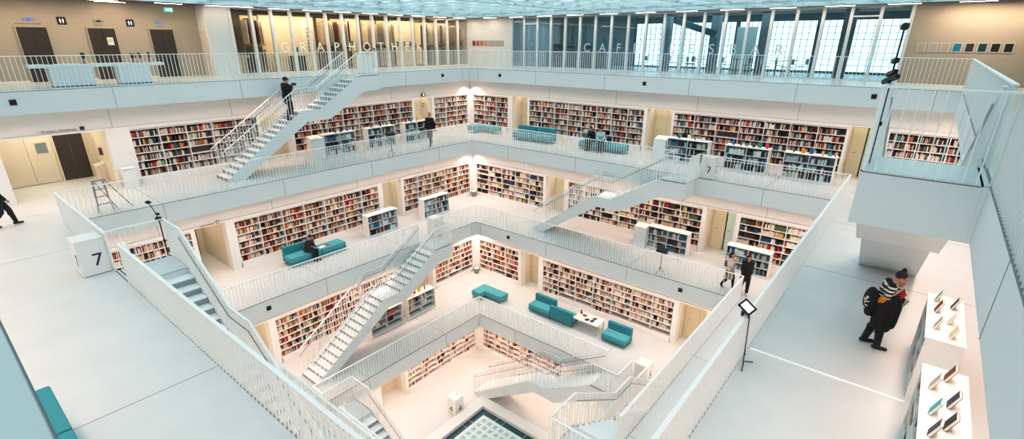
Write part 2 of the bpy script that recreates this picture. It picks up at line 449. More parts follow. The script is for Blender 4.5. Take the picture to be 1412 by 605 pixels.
# ceilings
cb = 12.6
mb = MB().box(-21, cb, CEIL, 21, 21, CEIL+.2).box(-21, -21, CEIL, 21, -cb, CEIL+.2).box(-21, -cb, CEIL, -cb, cb, CEIL+.2).box(cb, -cb, CEIL, 21, cb, CEIL+.2)
struct('ceiling', mb, M['darkceil'])
struct('ceiling', MB().box(-cb, -cb, CEIL+.02, cb, cb, CEIL+.12), M['ceil'])
mb = MB()                                      # lamella grid hanging under the luminous ceiling
n = 22
for i in range(n+1):
    p = -cb+2*cb*i/n
    mb.box(p-.02, -cb, CEIL-.06, p+.02, cb, CEIL+.018)
    for j in range(n): mb.box(-cb+2*cb*j/n+.021, p-.02, CEIL-.055, -cb+2*cb*(j+1)/n-.021, p+.02, CEIL+.016)
struct('ceiling', mb, M['lamella'])

# glazed partitions ------------------------------------------------
def partition(name, side, a, b, n, ztop, mrail, mglass, doors=(), letters=None, lm=None, lsize=.62, lz=.95):
    """glass wall between a..b in the local frame of a side; mullions, panes, letters are parts"""
    w = 14.3
    t = empty(name, loc=(0, 0, z8), rz=ROT[side], kind='structure')
    st = (b-a)/n; h = ztop-z8
    for i in range(n+1):
        x = a+st*i
        MB().box(x-.06, w-.05, 0, x+.06, w+.12, h).build('mullion', mrail, t)
    MB().box(a, w-.02, h-.06, b, w+.1, h).build('head_rail', mrail, t); MB().box(a, w-.02, 0, b, w+.1, .05).build('sill_rail', mrail, t)
    for i in range(n):
        x = a+st*i
        MB().box(x+.035, w+.03, .05, x+st-.035, w+.045, h-.06).build('pane', mglass, t)
        if i in doors:
            MB().box(x+.05, w, h-.42, x+st-.05, w+.06, h-.36).build('door_rail', mrail, t)
            MB().tube([(x+.12, w-.04, .8), (x+.12, w-.04, 1.2)], .012, 6).build('door_handle', M['steel'], t)
    for ch, x in letters or ():
        text('letter', ch, lsize, lm, t, (x, w+.02, lz), (PI/2, 0, 0), .004)
    return t
PW = 14.85/16; GP = [(c, -.55+PW*(i+2.5)) for i, c in enumerate('GRAPHOTHEK')]
partition('window_1', 'left', -.55, 14.3, 16, CEIL, M['white'], M['glass'], (13,), GP, M['letter'])
CW = 19.46/20; CL = [(c, -10.56+CW*(i+5.5)) for i, c in enumerate('CAFÉ LESBAR') if c != ' ']
partition('window_2', 'right', -10.56, 8.9, 20, CEIL, M['fascia'], M['glasscool'], (1, 18), CL, M['letterc'])

# facade windows of the cafe: glass-brick lattice lit by daylight
for i, (a, b) in enumerate(((-8.9, -5.1), (-4.9, -1.2), (-1.0, 4.9))):
    t = empty('window_%d' % (3+i), loc=(19.6, 0, z8), kind='structure')
    MB().box(.02, a, .1, .06, b, 2.5).build('pane', M['daylight'], t)
    mb = MB(); n = int((b-a)/.3)
    for j in range(n+1):
        y = a+(b-a)*j/n; mb.box(-.03, y-.01, .1, .02, y+.01, 2.5)
    for j in range(9): mb.box(-.03, a, .1+2.4*j/8-.01, .02, b, .1+2.4*j/8+.01)
    mb.build('glazing_bars', M['lattice'], t)
    MB().box(-.08, a-.1, 0, .1, a, 2.82).box(-.08, b, 0, .1, b+.1, 2.82).box(-.08, a, 2.5, .1, b, 2.82).box(-.08, a, 0, .1, b, .1).build('window_frame', M['lattice'], t)
struct('window_6', MB().box(15.2, -9.0, 14.41, 15.3, -8.9, 17.1), M['lattice'])
for x, y in ((17.3, 1.95), (17.0, -3.2), (16.2, -6.7), (17.6, -.6)):
    struct('trim_2', MB().box(x-.22, y-.22, z8, x+.22, y+.22, CEIL), M['concrete'])

# doors on level 8: three lifts and a side door
for i, (a, b) in enumerate(((-7.45, -6.63), (-5.45, -4.6), (-3.42, -2.58))):
    door_n[0] += 1
    t = empty('door_%d' % door_n[0], loc=(0, 0, z8), kind='structure')
    c = (a+b)/2
    MB().box(a, 15.16, .01, c-.004, 15.2, 1.86).build('door_leaf', M['darkdoor'], t); MB().box(c+.004, 15.16, .01, b, 15.2, 1.86).build('door_leaf', M['darkdoor'], t)
    MB().box(a-.04, 15.14, 0, a, 15.2, 1.9).box(b, 15.14, 0, b+.04, 15.2, 1.9).box(a, 15.14, 1.86, b, 15.2, 1.9).build('door_frame', M['taupe'], t)
door_n[0] += 1
t = empty('door_%d' % door_n[0], loc=(-1.55, 14.75, z8), kind='structure')
MB().box(-.03, -.3, .01, 0, .3, 1.86).build('door_leaf', M['beige'], t); MB().tube([(-.05, -.24, .9), (-.05, -.14, .9)], .012, 6).build('door_handle', M['black'], t)
struct('baseboard_left', MB().box(-14.6, 15.17, z8, -7.5, 15.2, z8+.06).box(-6.59, 15.17, z8, -5.49, 15.2, z8+.06).box(-4.56, 15.17, z8, -3.46, 15.2, z8+.06), M['white'])
#@@RAILS
# ------------------------------------------------------------------ railings
RH = {8: 1.0, 7: .96, 6: .96, 5: .96}
PITCH = .118
BAR = {}
def bar_mesh(h):
    k = round(h, 4)
    if k not in BAR: BAR[k] = MB().box(-.006, -.016, 0, .006, .016, k).mesh('baluster', M['rail'])
    return BAR[k]
def add_bars(parent, rz, items, zbase=0):
    """items: (x, y, z, height, angle) in the parent's frame. The 100 that show largest are parts, the rest one stuff part"""
    par = Matrix.Rotation(rz, 4, 'Z')
    def d(it): return ((par @ Vector(it[:3])) + Vector((0, 0, zbase)) - CAM).length
    items = sorted(items, key=d)
    for x, y, z, h, a in items[:100]:
        o = bpy.data.objects.new('baluster', bar_mesh(h)); COL.objects.link(o); o.parent = parent
        o.location = (x, y, z); o.rotation_euler = (0, 0, a)
    if items[100:]:
        mb = MB()
        for x, y, z, h, a in items[100:]:
            hx, hy = (.006, .016) if abs(math.cos(a)) > .5 else (.016, .006)
            mb.box(x-hx, y-hy, z, x+hx, y+hy, z+h)
        mb.build('balusters', M['rail'], parent, kind='stuff')
GAP = {8: ('left','front'), 7: ('back','right'), 6: ('left','front'), 5: ('back','right')}
GX = (2.62, 3.66)
ORD = {8: 'uppermost', 7: 'second highest', 6: 'third highest', 5: 'lowest'}
def railing(k, side):
    s = S[k]; h = RH[k]
    t = empty('railing', 'white bar railing along the %s edge of the %s gallery opening' % ({'left':'far left','right':'far right','back':'near left','front':'near right'}[side], ORD[k]), 'railing', (0, 0, Z[k]), ROT[side], 'gallery railings')
    y = s+.02 if (k, side) != (8, 'back') else s+.068
    e = s-.01
    segs = [(-e, e)] if side not in GAP[k] else [(-e, GX[0]), (GX[1], e)]
    for a, b in segs:
        MB().box(a-.02, y-.028, h-.022, b+.02, y+.028, h).build('handrail', M['raildim' if (k, side) == (8, 'back') else 'rail'], t)  # rail nearest the camera: white paint darkened to offset the ceiling's light
    items = []
    for a, b in segs:
        n = max(1, round((b-a)/PITCH))
        items += [(a+(b-a)*i/n, y, 0, h-.022, 0) for i in range(n+1)]
    add_bars(t, ROT[side], items, Z[k])
for k in (8, 7, 6, 5):
    for sd in ('left', 'right', 'back', 'front'): railing(k, sd)

# ------------------------------------------------------------------ staircases
def stairs(k, side, label):
    """flight from level k down to k-1, hung along the inner edge; local x falls towards -x, landing at +x"""
    s = S[k]; ya = s-1.17; yb = s-.05; base = Z[k-1]; hh = H; R = 22; r = hh/R
    t = empty('staircase', label, 'staircase', (0, 0, base), ROT[side], 'white gallery staircases')
    g1 = 3.3/13; g2 = 2.0/7
    nos = []                                   # nosing x of each tread top, going up
    x = -3.6
    prof = [(-3.6, 0)]
    treads = []
    zt = 0
    for i in range(14):
        zt += r; x0 = -3.6+g1*i; x1 = x0+g1 if i < 13 else .6
        prof += [(x0, zt), (x1, zt)]; treads.append((x0, x1, zt))
    for i in range(8):
        zt += r; x0 = .6+g2*i; x1 = x0+g2 if i < 7 else 3.66
        prof += [(x0, zt), (x1, zt)]; treads.append((x0, x1, zt))
    th = .3
    zm = 14*r
    low = [(3.66, hh-T), (2.75, hh-T), (.95, zm-th-.1), (-.1, zm-th-.1), (-3.0, 0)]
    body = MB().prism([(p[0], p[1]-.03 if 0 < i else p[1]) for i, p in enumerate(prof)] + low, 'y', ya+.02, yb-.02)
    body.build('flight', M['fascia'], t)
    for sx, yy in ((0, ya), (1, yb-.02)):      # side cheeks: straight bands
        top = [(-3.62, .06), (-3.62, 0.0)] + [(-3.0, 0), (-.1, zm-th-.1), (.95, zm-th-.1), (2.75, hh-T), (3.66, hh-T), (3.66, hh), (2.6, hh), (.55, zm+.06), (-.33, zm+.06)]
        MB().prism(top, 'y', yy, yy+.02).build('stringer', M['fascia'], t)
    for x0, x1, z in treads[:-1]:
        MB().box(x0-.015, ya+.03, z-.03, x1, yb-.03, z).build('tread', M['rail'], t)
        MB().box(x0-.004, ya+.025, z-r+.004, x0, yb-.025, z-.03).build('riser', M['riser'], t)  # riser grey stands in for shade on the white steps
    MB().box(2.6, ya, hh-.02, 3.66, s+.0, hh).build('landing', M['floor'], t)
    MB().box(2.6, yb+.001, hh-T, 3.66, s-.001, hh-.021).build('landing_edge', M['fascia'], t)
    h = .97
    path = [(-3.62, r+h), (-.4, zm+h), (.5, zm+h), (2.62, hh+h), (3.66, hh+h)]
    def railz(x):
        for (xa, za), (xb, zb) in zip(path, path[1:]):
            if xa <= x <= xb: return za+(zb-za)*(x-xa)/(xb-xa)
        return path[-1][1]
    def footz(x):
        z = 0
        for x0, x1, zz in treads:
            if x >= x0: z = zz
        return z
    items = []
    for yy, xe in ((ya+.02, 3.66), (yb-.02, 2.6)):
        pts = [p for p in path if p[0] <= xe+.05]
        pts = [(x, yy, z) for x, z in pts]
        mb = MB()
        for p, q in zip(pts, pts[1:]): mb.bar(p, q, .05, .022)
        mb.build('handrail', M['rail'], t)
        n = int((xe+3.6)/.118)
        for i in range(n+1):
            x = -3.6+(xe+3.6)*i/n; zf = footz(x)
            items.append((x, yy, zf, round(railz(x)-zf-.01, 3), 0))
        mb = MB()                               # second, thinner grip rail on the inside
        iy = yy+.05 if yy < (ya+yb)/2 else yy-.05
        gp = [(x, iy, z-.2) for x, y_, z in pts if x <= 2.7]
        mb.tube(gp, .014, 6); mb.build('grip_rail', M['steel'], t)
    MB().bar((3.66, ya+.02, hh+h), (3.66, s, hh+h), .05, .022).build('handrail', M['rail'], t)
    n = 10
    for i in range(1, n+1): items.append((3.66, ya+.02+(s-ya-.02)*i/n, hh, round(h-.01, 3), PI/2))
    add_bars(t, ROT[side], items, base)
stairs(8, 'left', 'white staircase climbed by the man in black, uppermost on the left')
stairs(8, 'front', 'white staircase at the far right, seen from behind its top landing')
stairs(7, 'back', 'white staircase going down beside the number 7 box at the left')
stairs(7, 'right', 'white staircase on the far right side going down past shelves of large books')
stairs(6, 'left', 'white staircase with a mid landing in front of the teal lounge sofa')
stairs(6, 'front', 'white staircase at the bottom right going down beside the near right railing')
stairs(5, 'back', 'white staircase at the bottom left going down to the lowest floor')
stairs(5, 'right', 'white staircase landing next to the square skylight in the floor')
#@@BOOKS
# ------------------------------------------------------------------ shelving and books
PAL = {
 'mixed': [('efe6da','cream',20),('d9cfc4','pale grey',12),('f6f3ee','white',17),('2a2320','black',11),('4d2f26','dark brown',9),('8e2b25','dark red',9),('c8402f','red',7),('e0782f','orange',4),('e8a43a','yellow',3),('2d6c86','blue',5),('3f9aa0','teal',3),('26384f','navy',6),('b98d6c','tan',7),('dba38d','pink',4),('56694f','green',2)],
 'warm': [('f1e6d6','cream',22),('e3cfb7','beige',15),('f7f2ea','white',14),('2b221f','black',11),('5c3424','dark brown',10),('8c2a22','dark red',8),('cf4b2c','red',6),('e5812f','orange',8),('d8a24a','yellow',4),('2f6379','blue',3),('b88a63','tan',10),('2f8f8c','teal',1)],
 'art': [('f2e8da','cream',26),('e6d5bd','beige',14),('f8f4ee','white',15),('201c1b','black',16),('4f3320','dark brown',10),('7a221d','dark red',9),('cf2f22','red',6),('e09a35','orange',4),('d7bf6a','yellow',5),('1f5273','blue',6),('1d2c40','navy',8),('5f7b48','green',3),('6b5a2c','olive',4),('a22f63','magenta',1)],
 'pale': [('f5ecdf','cream',26),('ead6bf','beige',18),('fbf6ef','white',16),('2d2421','black',9),('563527','dark brown',7),('8f3024','dark red',4),('d0592f','orange',3),('c9a37c','tan',12),('3c5a6b','blue',1)],
 'cool': [('eef2f1','white',22),('c3cdd0','pale grey',14),('23292d','black',14),('2b4156','navy',8),('2f7f93','teal',8),('3b6f9c','blue',7),('5b3530','dark brown',7),('b13c34','red',5),('cfd0c4','cream',8),('e3923b','orange',1)],
}
def pick(pal):
    p = PAL[pal]; t = random.random()*sum(x[2] for x in p)
    for c, n, w in p:
        t -= w
        if t <= 0: return c, n
    return p[0][0], p[0][1]
BOOKS = []      # every book: centre, (thickness, depth, height), rz, lean, colour, colour name, where
ORDW = ['top','second','third','fourth','fifth','lowest','seventh']
NTH = ['first','second','third','fourth','fifth','sixth','seventh','eighth','ninth','tenth','eleventh','twelfth','thirteenth','fourteenth','fifteenth','sixteenth','seventeenth','eighteenth','nineteenth','twentieth','twenty-first','twenty-second','twenty-third','twenty-fourth','twenty-fifth','twenty-sixth','twenty-seventh','twenty-eighth','twenty-ninth','thirtieth','thirty-first','thirty-second','thirty-third','thirty-fourth','thirty-fifth','thirty-sixth','thirty-seventh','thirty-eighth']
def fill_row(T4, rz, x0, x1, z, yfront, hmax, pal, fill, where, big=0.0, depth=.2):
    """a row of upright books from x0 to x1 standing on z, spines at y = yfront (local frame, books go +y)"""
    x = x0+.004; k = 0
    end = x0+(x1-x0)*min(1, max(0, fill+random.uniform(-.12, .12)))
    run = None
    if random.random() < .15: x += random.uniform(.05, .25)*(x1-x0)
    while x < end:
        if random.random() < .025: x += random.uniform(.03, .10)
        if run and run[1] > 0: c, n = run[0]; run[1] -= 1
        else:
            c, n = pick(pal); run = [(c, n), random.choice([0,0,0,1,2,4,9]) if big else random.choice([0,0,0,0,1,3])]
        th = random.uniform(.014, .034) if random.random() > big else random.uniform(.03, .07)
        h = hmax*random.uniform(.56, .86); d = depth*random.uniform(.75, 1.0)
        if x+th > x1-.004: break
        k += 1
        lean = 0
        if random.random() < .03: lean = random.choice((-1, 1))*random.uniform(.06, .16)
        cc = [min(1, max(0, v*random.uniform(.86, 1.1))) for v in lin(c)]
        y = yfront+random.uniform(0, .03)
        BOOKS.append((T4 @ Vector((x+th/2, y+d/2, z+h/2+.002)), (th, d, h), rz, lean, cc, n, where, k))
        x += th+.0012+(abs(lean)*h*.55)

def bookcase(k, side, a, b, label, pal, rows=6, fill=.86, empty_rows=(), bayw=.93, big=0.0):
    """built-in shelving unit standing in a wall recess (local frame)"""
    w = W[k]; z0 = Z[k]
    la, lb = (a, b) if side in ('left', 'front') else (-b, -a)
    rz = ROT[side]; L = lb-la; c = (la+lb)/2
    base = side_pt(side, c, w, z0)
    t = empty('bookcase', label, 'bookcase', base, rz, 'built-in white bookcases in the gallery walls')
    n = max(1, round(L/bayw)); bw = L/n; zb = .24; zt = 1.97; ph = (zt-zb)/rows; d = .3; e = L/2
    MB().box(-e, .3, 0, e, .325, zt).build('back_panel', M['shelfback_lit' if pal == 'pale' else 'shelfback'], t)
    MB().box(-e, 0, 0, e, .02, zb-.024).build('plinth', M['shelf'], t)
    for s in (-1, 1): MB().box(s*e, 0, 0, s*(e-.03), d, zt+.018).build('side_panel', M['shelf'], t)
    for i in range(1, n):
        x = -e+bw*i; MB().box(x-.014, .002, zb, x+.014, d, zt).build('divider', M['shelf'], t)
    for r in range(rows+1):
        z = zb+ph*r; MB().box(-e+.03, .004, z-.024, e-.03, d, z).build('shelf_board', M['shelf'], t)
    T4 = Matrix.Translation(base) @ Matrix.Rotation(rz, 4, 'Z')
    for r in range(rows):
        z = zb+ph*r; q = rows-1-r
        for i in range(n):
            if q in empty_rows and random.random() < .8: continue
            if random.random() < .02: continue
            fill_row(T4, rz, -e+bw*i+.016, -e+bw*(i+1)-.016, z, .05, ph-.03, pal, fill, (label, ORDW[q] if q < rows-1 else 'lowest', i), big)
    return t
NAMES = {
 (7,'left',0): 'tall white bookcase left of the uppermost staircase, beside the lift lobby', (7,'left',1): 'tall white bookcase behind the three low shelves, upper left gallery', (7,'left',2): 'narrow white bookcase in the far corner, upper left gallery',
 (7,'right',0): 'narrow white bookcase in the far corner above the L-shaped teal bench', (7,'right',1): 'tall white bookcase behind the teal sofas and seated pair', (7,'right',2): 'tall white bookcase behind the three low shelves, upper right gallery', (7,'right',3): 'white bookcase seen through the bars of the far right stair landing',
 (6,'left',0): 'white bookcase seen past the left staircase, beside the middle gallery lobby', (6,'left',1): 'long white bookcase behind the reader on the teal sofa', (6,'left',2): 'white bookcase in the far corner of the middle gallery, left wall',
 (6,'right',0): 'white bookcase in the far corner of the middle gallery, right wall', (6,'right',1): 'long white bookcase of large art books behind the right staircase', (6,'right',2): 'white bookcase behind the two walking women',
 (5,'left',0): 'long white bookcase behind the staircase with the mid landing', (5,'left',1): 'white bookcase in the far corner of the lower gallery, left wall', (5,'right',0): 'white bookcase in the far corner of the lower gallery, right wall', (5,'right',1): 'long white bookcase behind the teal sofas and white table',
 (4,'left',0): 'white bookcase on the lowest floor, left of the corner', (4,'right',0): 'white bookcase on the lowest floor, right of the corner, behind the stairs',
}
for (k, sd), ls in SH.items():
    for i, (a, b) in enumerate(ls):
        pal = {7:'mixed', 6:'warm', 5:'warm', 4:'pale'}[k]; kw = {}
        if (k, sd) == (6, 'right'): pal = 'art'; kw = dict(big=.5)
        if (k, sd) == (5, 'right') and i == 1: pal = 'pale'; kw = dict(empty_rows=(5,), fill=.8)
        if (k, sd) == (5, 'left'): kw = dict(empty_rows=(5,) if i else ())
        if k == 4: kw = dict(fill=.5, empty_rows=(1,))
        bookcase(k, sd, a, b, NAMES[(k, sd, i)], pal, **kw)

def low_shelf(side, k, x0, x1, yf, label, pal, rows=3, fill=.88, h=1.06, d=.44, empty_rows=(), group='low white free-standing shelves', bays=2, cool=True):
    """free-standing double-sided shelf; front at local y = yf facing the void"""
    rz = ROT[side]; c = (x0+x1)/2; L = x1-x0; e = L/2
    base = side_pt(side, c, yf, Z[k])
    t = empty('low_shelf', label, 'shelf', base, rz, group)
    MB().box(-e-.015, -.012, h-.03, e+.015, d+.012, h).build('top_board', M['shelf'], t)
    for s in (-1, 1): MB().box(s*e, 0, 0, s*(e-.03), d, h-.03).build('side_panel', M['shelf'], t)
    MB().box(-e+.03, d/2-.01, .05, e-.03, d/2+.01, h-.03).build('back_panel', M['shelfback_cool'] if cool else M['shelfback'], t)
    zb = .1; ph = (h-.03-zb)/rows
    for i in range(1, bays):
        x = -e+L*i/bays; MB().box(x-.012, .003, zb, x+.012, d-.003, h-.03).build('divider', M['shelf'], t)
    for r in range(rows):
        z = zb+ph*r; MB().box(-e+.03, .003, z-.024, e-.03, d-.003, z).build('shelf_board', M['shelf'], t)
    MB().box(-e+.03, .02, 0, e-.03, d-.02, zb-.024).build('plinth', M['shelf'], t)
    T4 = Matrix.Translation(base) @ Matrix.Rotation(rz, 4, 'Z')
    for r in range(rows):
        q = rows-1-r
        for i in range(bays):
            if q in empty_rows: continue
            fill_row(T4, rz, -e+.03+(L-.06)*i/bays+.012, -e+.03+(L-.06)*(i+1)/bays-.012, zb+ph*r, .02, ph-.03, pal, fill, (label, ORDW[q] if q < rows-1 else 'lowest', i), 0.15, depth=.17)
    return t
LOW = {}
LOW['A'] = low_shelf('left', 7, 1.1, 2.75, 10.72, 'low white shelf with a sloped end, nearest the upper left staircase', 'cool')
LOW['B'] = low_shelf('left', 7, 3.45, 5.1, 10.72, 'low white shelf with figurines on top, behind the black floodlight on a tripod', 'cool')
LOW['C'] = low_shelf('left', 7, 5.75, 7.4, 10.72, 'low white shelf with a teal globe on top, beside the walking man', 'cool')
LOW['R1'] = low_shelf('right', 7, 1.42, 3.25, 10.75, 'low white shelf in front of a reader with dark hair', 'cool')
LOW['R2'] = low_shelf('right', 7, 3.95, 5.65, 10.75, 'low white shelf right of the number 7 box, middle one of three', 'cool')
LOW['R3'] = low_shelf('right', 7, 6.2, 7.95, 10.75, 'low white shelf with orange and blue books on top', 'cool')
low_shelf('left', 6, 1.6, 3.3, 8.72, 'low white shelf in the middle gallery, right of the teal sofa', 'cool')
low_shelf('left', 6, 5.0, 6.75, 8.72, 'low white shelf in the middle gallery near the far corner', 'cool')
low_shelf('right', 6, 1.75, 3.55, 8.88, 'low white shelf of large books behind a black tripod floodlight', 'cool', fill=.75)
low_shelf('right', 6, 5.15, 6.8, 8.85, 'low white shelf behind the two walking women', 'cool', fill=.8)
LOW['L5A'] = low_shelf('left', 5, -.3, 1.42, 6.45, 'low white half-empty shelf under the staircase landing', 'warm', fill=.5, empty_rows=(2,))
LOW['L5B'] = low_shelf('left', 5, 1.78, 3.42, 6.45, 'low white half-empty shelf with red and yellow items on top', 'warm', fill=.5, empty_rows=(2,))
LOW['W1'] = low_shelf('front', 7, .58, 2.32, 10.9, 'white display shelf with six standing books, beside the woman', 'mixed', rows=3, fill=.95, bays=2, h=1.06)
LOW['W2'] = low_shelf('front', 7, 3.17, 4.9, 10.9, 'white display shelf at the bottom right corner with six standing books', 'mixed', rows=3, fill=.95, bays=2, h=1.06)

def lectern(side, k, x0, x1, yf, label):
    base = side_pt(side, (x0+x1)/2, yf, Z[k]); e = (x1-x0)/2
    t = empty('catalogue_lectern', label, 'lectern', base, ROT[side])
    MB().prism([(0, 0), (.44, 0), (.44, 1.02), (0, .9)], 'x', -e, e).build('body', M['shelf'], t)
    MB().rbox((0, .22, .985), (2*e*.96, .43, .02), (.266, 0, 0)).build('sloped_top', M['shelf'], t)
    MB().rbox((0, .2, 1.0), (.2, .26, .015), (.266, 0, 0)).build('screen', M['paper'], t)
    return t
lectern('left', 7, .45, 1.06, 10.7, 'white sloped-top lectern at the end of the upper left low shelf')
lectern('right', 7, .8, 1.38, 10.7, 'white sloped-top lectern at the left end of the shelf with a reader')
lectern('right', 6, 1.15, 1.71, 8.75, 'white sloped-top lectern in the middle gallery, left of the art book shelf')

# individual books: the 300 that show largest; the rest one mass
def vis(b):
    d = CAM-b[0]; n = Vector((math.sin(b[3]), -math.cos(b[3]), 0))       # spine side
    r = d.length
    return -b[1][0]*b[1][2]*max(0.02, n.dot(d)/r)/(r*r)
FW = Vector((math.cos(.6864)*math.cos(.3646), math.sin(.6864)*math.cos(.3646), -math.sin(.3646)))
RT = Vector((math.sin(.6864), -math.cos(.6864), 0)); UPV = RT.cross(FW)
def in_view(b, dg):
    d = b[0]-CAM; z = d.dot(FW)
    if z < .1 or abs(d.dot(RT)/z*685) > 700 or not -280 < d.dot(UPV)/z*685 < 310: return False
    n = Vector((math.sin(b[3]), -math.cos(b[3]), 0)); p = b[0]+n*(b[1][1]/2+.004)
    v = CAM-p
    if n.dot(v) <= 0: return False
    hit, loc_, *_ = SC.ray_cast(dg, p, v.normalized(), distance=v.length)
    return not hit
BOOKS.sort(key=vis)
seen = {}
def book_mesh(b, name):
    mb = MB(); th, d, h = b[1]
    mb.box(-th/2, -d/2, -h/2, th/2, d/2, h/2)
    mb.cols = [(*b[4], 1)]*6
    return mb.mesh(name, M['bookm'])
SHORT = {}; USED = {}; TAIL = {
 'low white shelf with a sloped end, nearest the upper left staircase': 'low shelf by the sloped lectern',
 'low white shelf with figurines on top, behind the black floodlight on a tripod': 'low shelf behind the tripod floodlight',
 'low white shelf in the middle gallery, right of the teal sofa': 'low shelf right of teal sofa',
 'low white half-empty shelf with red and yellow items on top': 'low shelf with red cards',
 'low white half-empty shelf under the staircase landing': 'low shelf under stair landing',
 'low white shelf with a teal globe on top, beside the walking man': 'low shelf under the teal globe',
 'low white shelf in the middle gallery near the far corner': 'low shelf nearest middle far corner',
 'white bookcase seen past the left staircase, beside the middle gallery lobby': 'bookcase behind left stair box',
 'tall white bookcase left of the uppermost staircase, beside the lift lobby': 'bookcase beside upper left lobby',
 'long white bookcase behind the reader on the teal sofa': "bookcase behind the sofa reader",
 'white bookcase in the far corner of the middle gallery, right wall': 'middle far corner bookcase, right',
 'long white bookcase behind the staircase with the mid landing': 'bookcase behind mid landing stairs',
 'long white bookcase of large art books behind the right staircase': 'bookcase behind the right staircase',
 'low white shelf of large books behind a black tripod floodlight': 'low shelf behind right tripod floodlight'}
def short(lbl):
    return lbl
def add_book(b):
    o = bpy.data.objects.new('book', book_mesh(b, 'book')); COL.objects.link(o)
    o.location = b[0]; o.rotation_euler = (0, b[3], b[2])
    lbl, row, bay = b[6]
    USED[lbl] = USED.get(lbl, 0)+1
    tail = TAIL.get(lbl) or lbl.replace('tall ', '').replace('long ', '').replace('narrow ', '')
    o['label'] = '%s book, %s in bay %s, %s row, %s' % (b[5], NTH[min(b[7]-1, 37)], ['one','two','three','four','five','six','seven','eight','nine'][min(bay, 8)], row, tail)
    ws = o['label'].split()
    if len(ws) > 16: o['label'] = ' '.join(ws[:16])
    o['category'] = 'book'; o['group'] = 'books on the '+' '.join(tail.split()[:6])
bpy.context.view_layer.update()
dg_ = bpy.context.evaluated_depsgraph_get()
chosen = []
for i, b in enumerate(BOOKS):
    if len(chosen) >= 285: break
    if in_view(b, dg_): chosen.append(i)
for i in chosen: add_book(BOOKS[i])
cs = set(chosen); BOOKS = [b for i, b in enumerate(BOOKS) if i not in cs]
rest = MB(); rest.cols = []
for b in BOOKS:
    th, d, h = b[1]
    rest.rbox(b[0], (th, d, h), (0, b[3], b[2])); rest.cols += [(*b[4], 1)]*6
props(rest.build('books', M['bookm']), 'rows of mixed books filling the white shelves of all galleries', 'books', None, 'stuff')

# books on display, with cover and page block
def display_book(loc, rz, m, label, group, th=.032, d=.13, h=.19, tilt=0.0):
    t = empty('display_book', label, 'book', loc, rz, group)
    MB().box(-th/2, -d/2, 0, -th/2+.004, d/2, h).box(th/2-.004, -d/2, 0, th/2, d/2, h).box(-th/2, -d/2, 0, th/2, -d/2+.004, h).build('cover', m, t)
    MB().box(-th/2+.004, -d/2+.004, .003, th/2-.004, d/2-.003, h-.003).build('page_block', M['paper'], t)
    t.rotation_euler = (0, tilt, rz)
    if tilt: MB().prism([(th/2, 0), (th/2+.05, 0), (th/2, h*.5)] if tilt > 0 else [(-th/2, 0), (-th/2, h*.5), (-th/2-.045, .02)], 'y', -.012, .012).build('stand', M['shelf'], t)
    return t
wz = Z[7]+1.06
D1 = [(-.84,-10.99,'greencard','green'),(-1.03,-11.19,'navycard','navy'),(-1.3,-10.99,'browncard','grey-brown'),(-1.64,-11.15,'beige','cream'),(-1.93,-10.99,'taupe','grey-beige'),(-2.13,-11.17,'frame_taupe','pale')]
POSN = ['far left','far right','second from far, left','middle, right side','nearest left','nearest right']
for i, (x, y, m, n) in enumerate(D1):
    display_book((x, y, wz+.012), PI/2-.12+.07*(i % 3), M[m], '%s hardback standing %s on the display shelf beside the woman' % (n, POSN[i]), 'standing books on the farther display shelf', tilt=-.34)
D2 = [(-3.42,-11.12,'browncard','brown and orange','far right'),(-3.72,-10.98,'frame_pale','grey and cream','far left'),(-4.03,-11.15,'navycard','dark navy','middle right'),(-4.3,-10.99,'tealcard','bright teal','middle left'),(-4.52,-11.12,'black','black','near right'),(-4.74,-10.99,'navycard','dark blue','nearest left')]
for i, (x, y, m, n, pos) in enumerate(D2):
    display_book((x, y, wz+.012), PI/2-.02-.1*(i % 2), M[m], '%s hardback standing %s on the bottom right display shelf' % (n, pos), 'standing books on the nearer display shelf', .036, .14, .2, tilt=-.36)
# small things standing on the low shelves
def on_low(key, side, k, items, dz=1.06):
    base = LOW[key].location; rz = ROT[side]
    for dx, dy, m, w, h, what, lab in items:
        p = base + Matrix.Rotation(rz, 3, 'Z') @ Vector((dx, dy, dz))
        if what == 'book': display_book(p, rz+PI/2+.3, M[m], lab, None, .02, w, h)
        elif what == 'card':
            t = empty('display_card', lab, 'card', p, rz); MB().rbox((0, 0, h/2), (w, .012, h), (.18, 0, 0)).build('card', M[m], t); MB().rbox((0, .05, h*.35), (w*.3, .012, h*.7), (-.35, 0, 0)).build('prop', M['paper'], t)
        else:
            t = empty('figurine', lab, 'ornament', p, rz)
            mb = MB().lathe([(.01, .012), (w*.28, .03), (w*.36, h*.25), (w*.24, h*.5), (w*.14, h*.62)], 10); mb.smooth = True; mb.build('body', M[m], t)
            mb = MB().ball((0, 0, h*.8), h*.2, 10, 8); mb.smooth = True; mb.build('head', M[m], t)
            MB().lathe([(w*.35, 0), (w*.35, .012)], 10).build('foot', M['browncard'], t)
on_low('A','left',7,[(-.1,.2,'browncard',.12,.16,'fig','small dark figurine on the sloped-end low shelf, left'),(.2,.2,'navycard',.14,.2,'card','navy display card on the sloped-end low shelf'),(.55,.22,'bluecard',.12,.16,'book','blue book standing on the sloped-end low shelf')])
on_low('B','left',7,[(-.45,.2,'browncard',.14,.16,'fig','brown figurine on the low shelf behind the black floodlight'),(.1,.2,'black',.12,.18,'fig','dark figurine on the low shelf behind the black floodlight'),(.5,.22,'greencard',.12,.18,'book','green book standing on the shelf behind the black floodlight')])
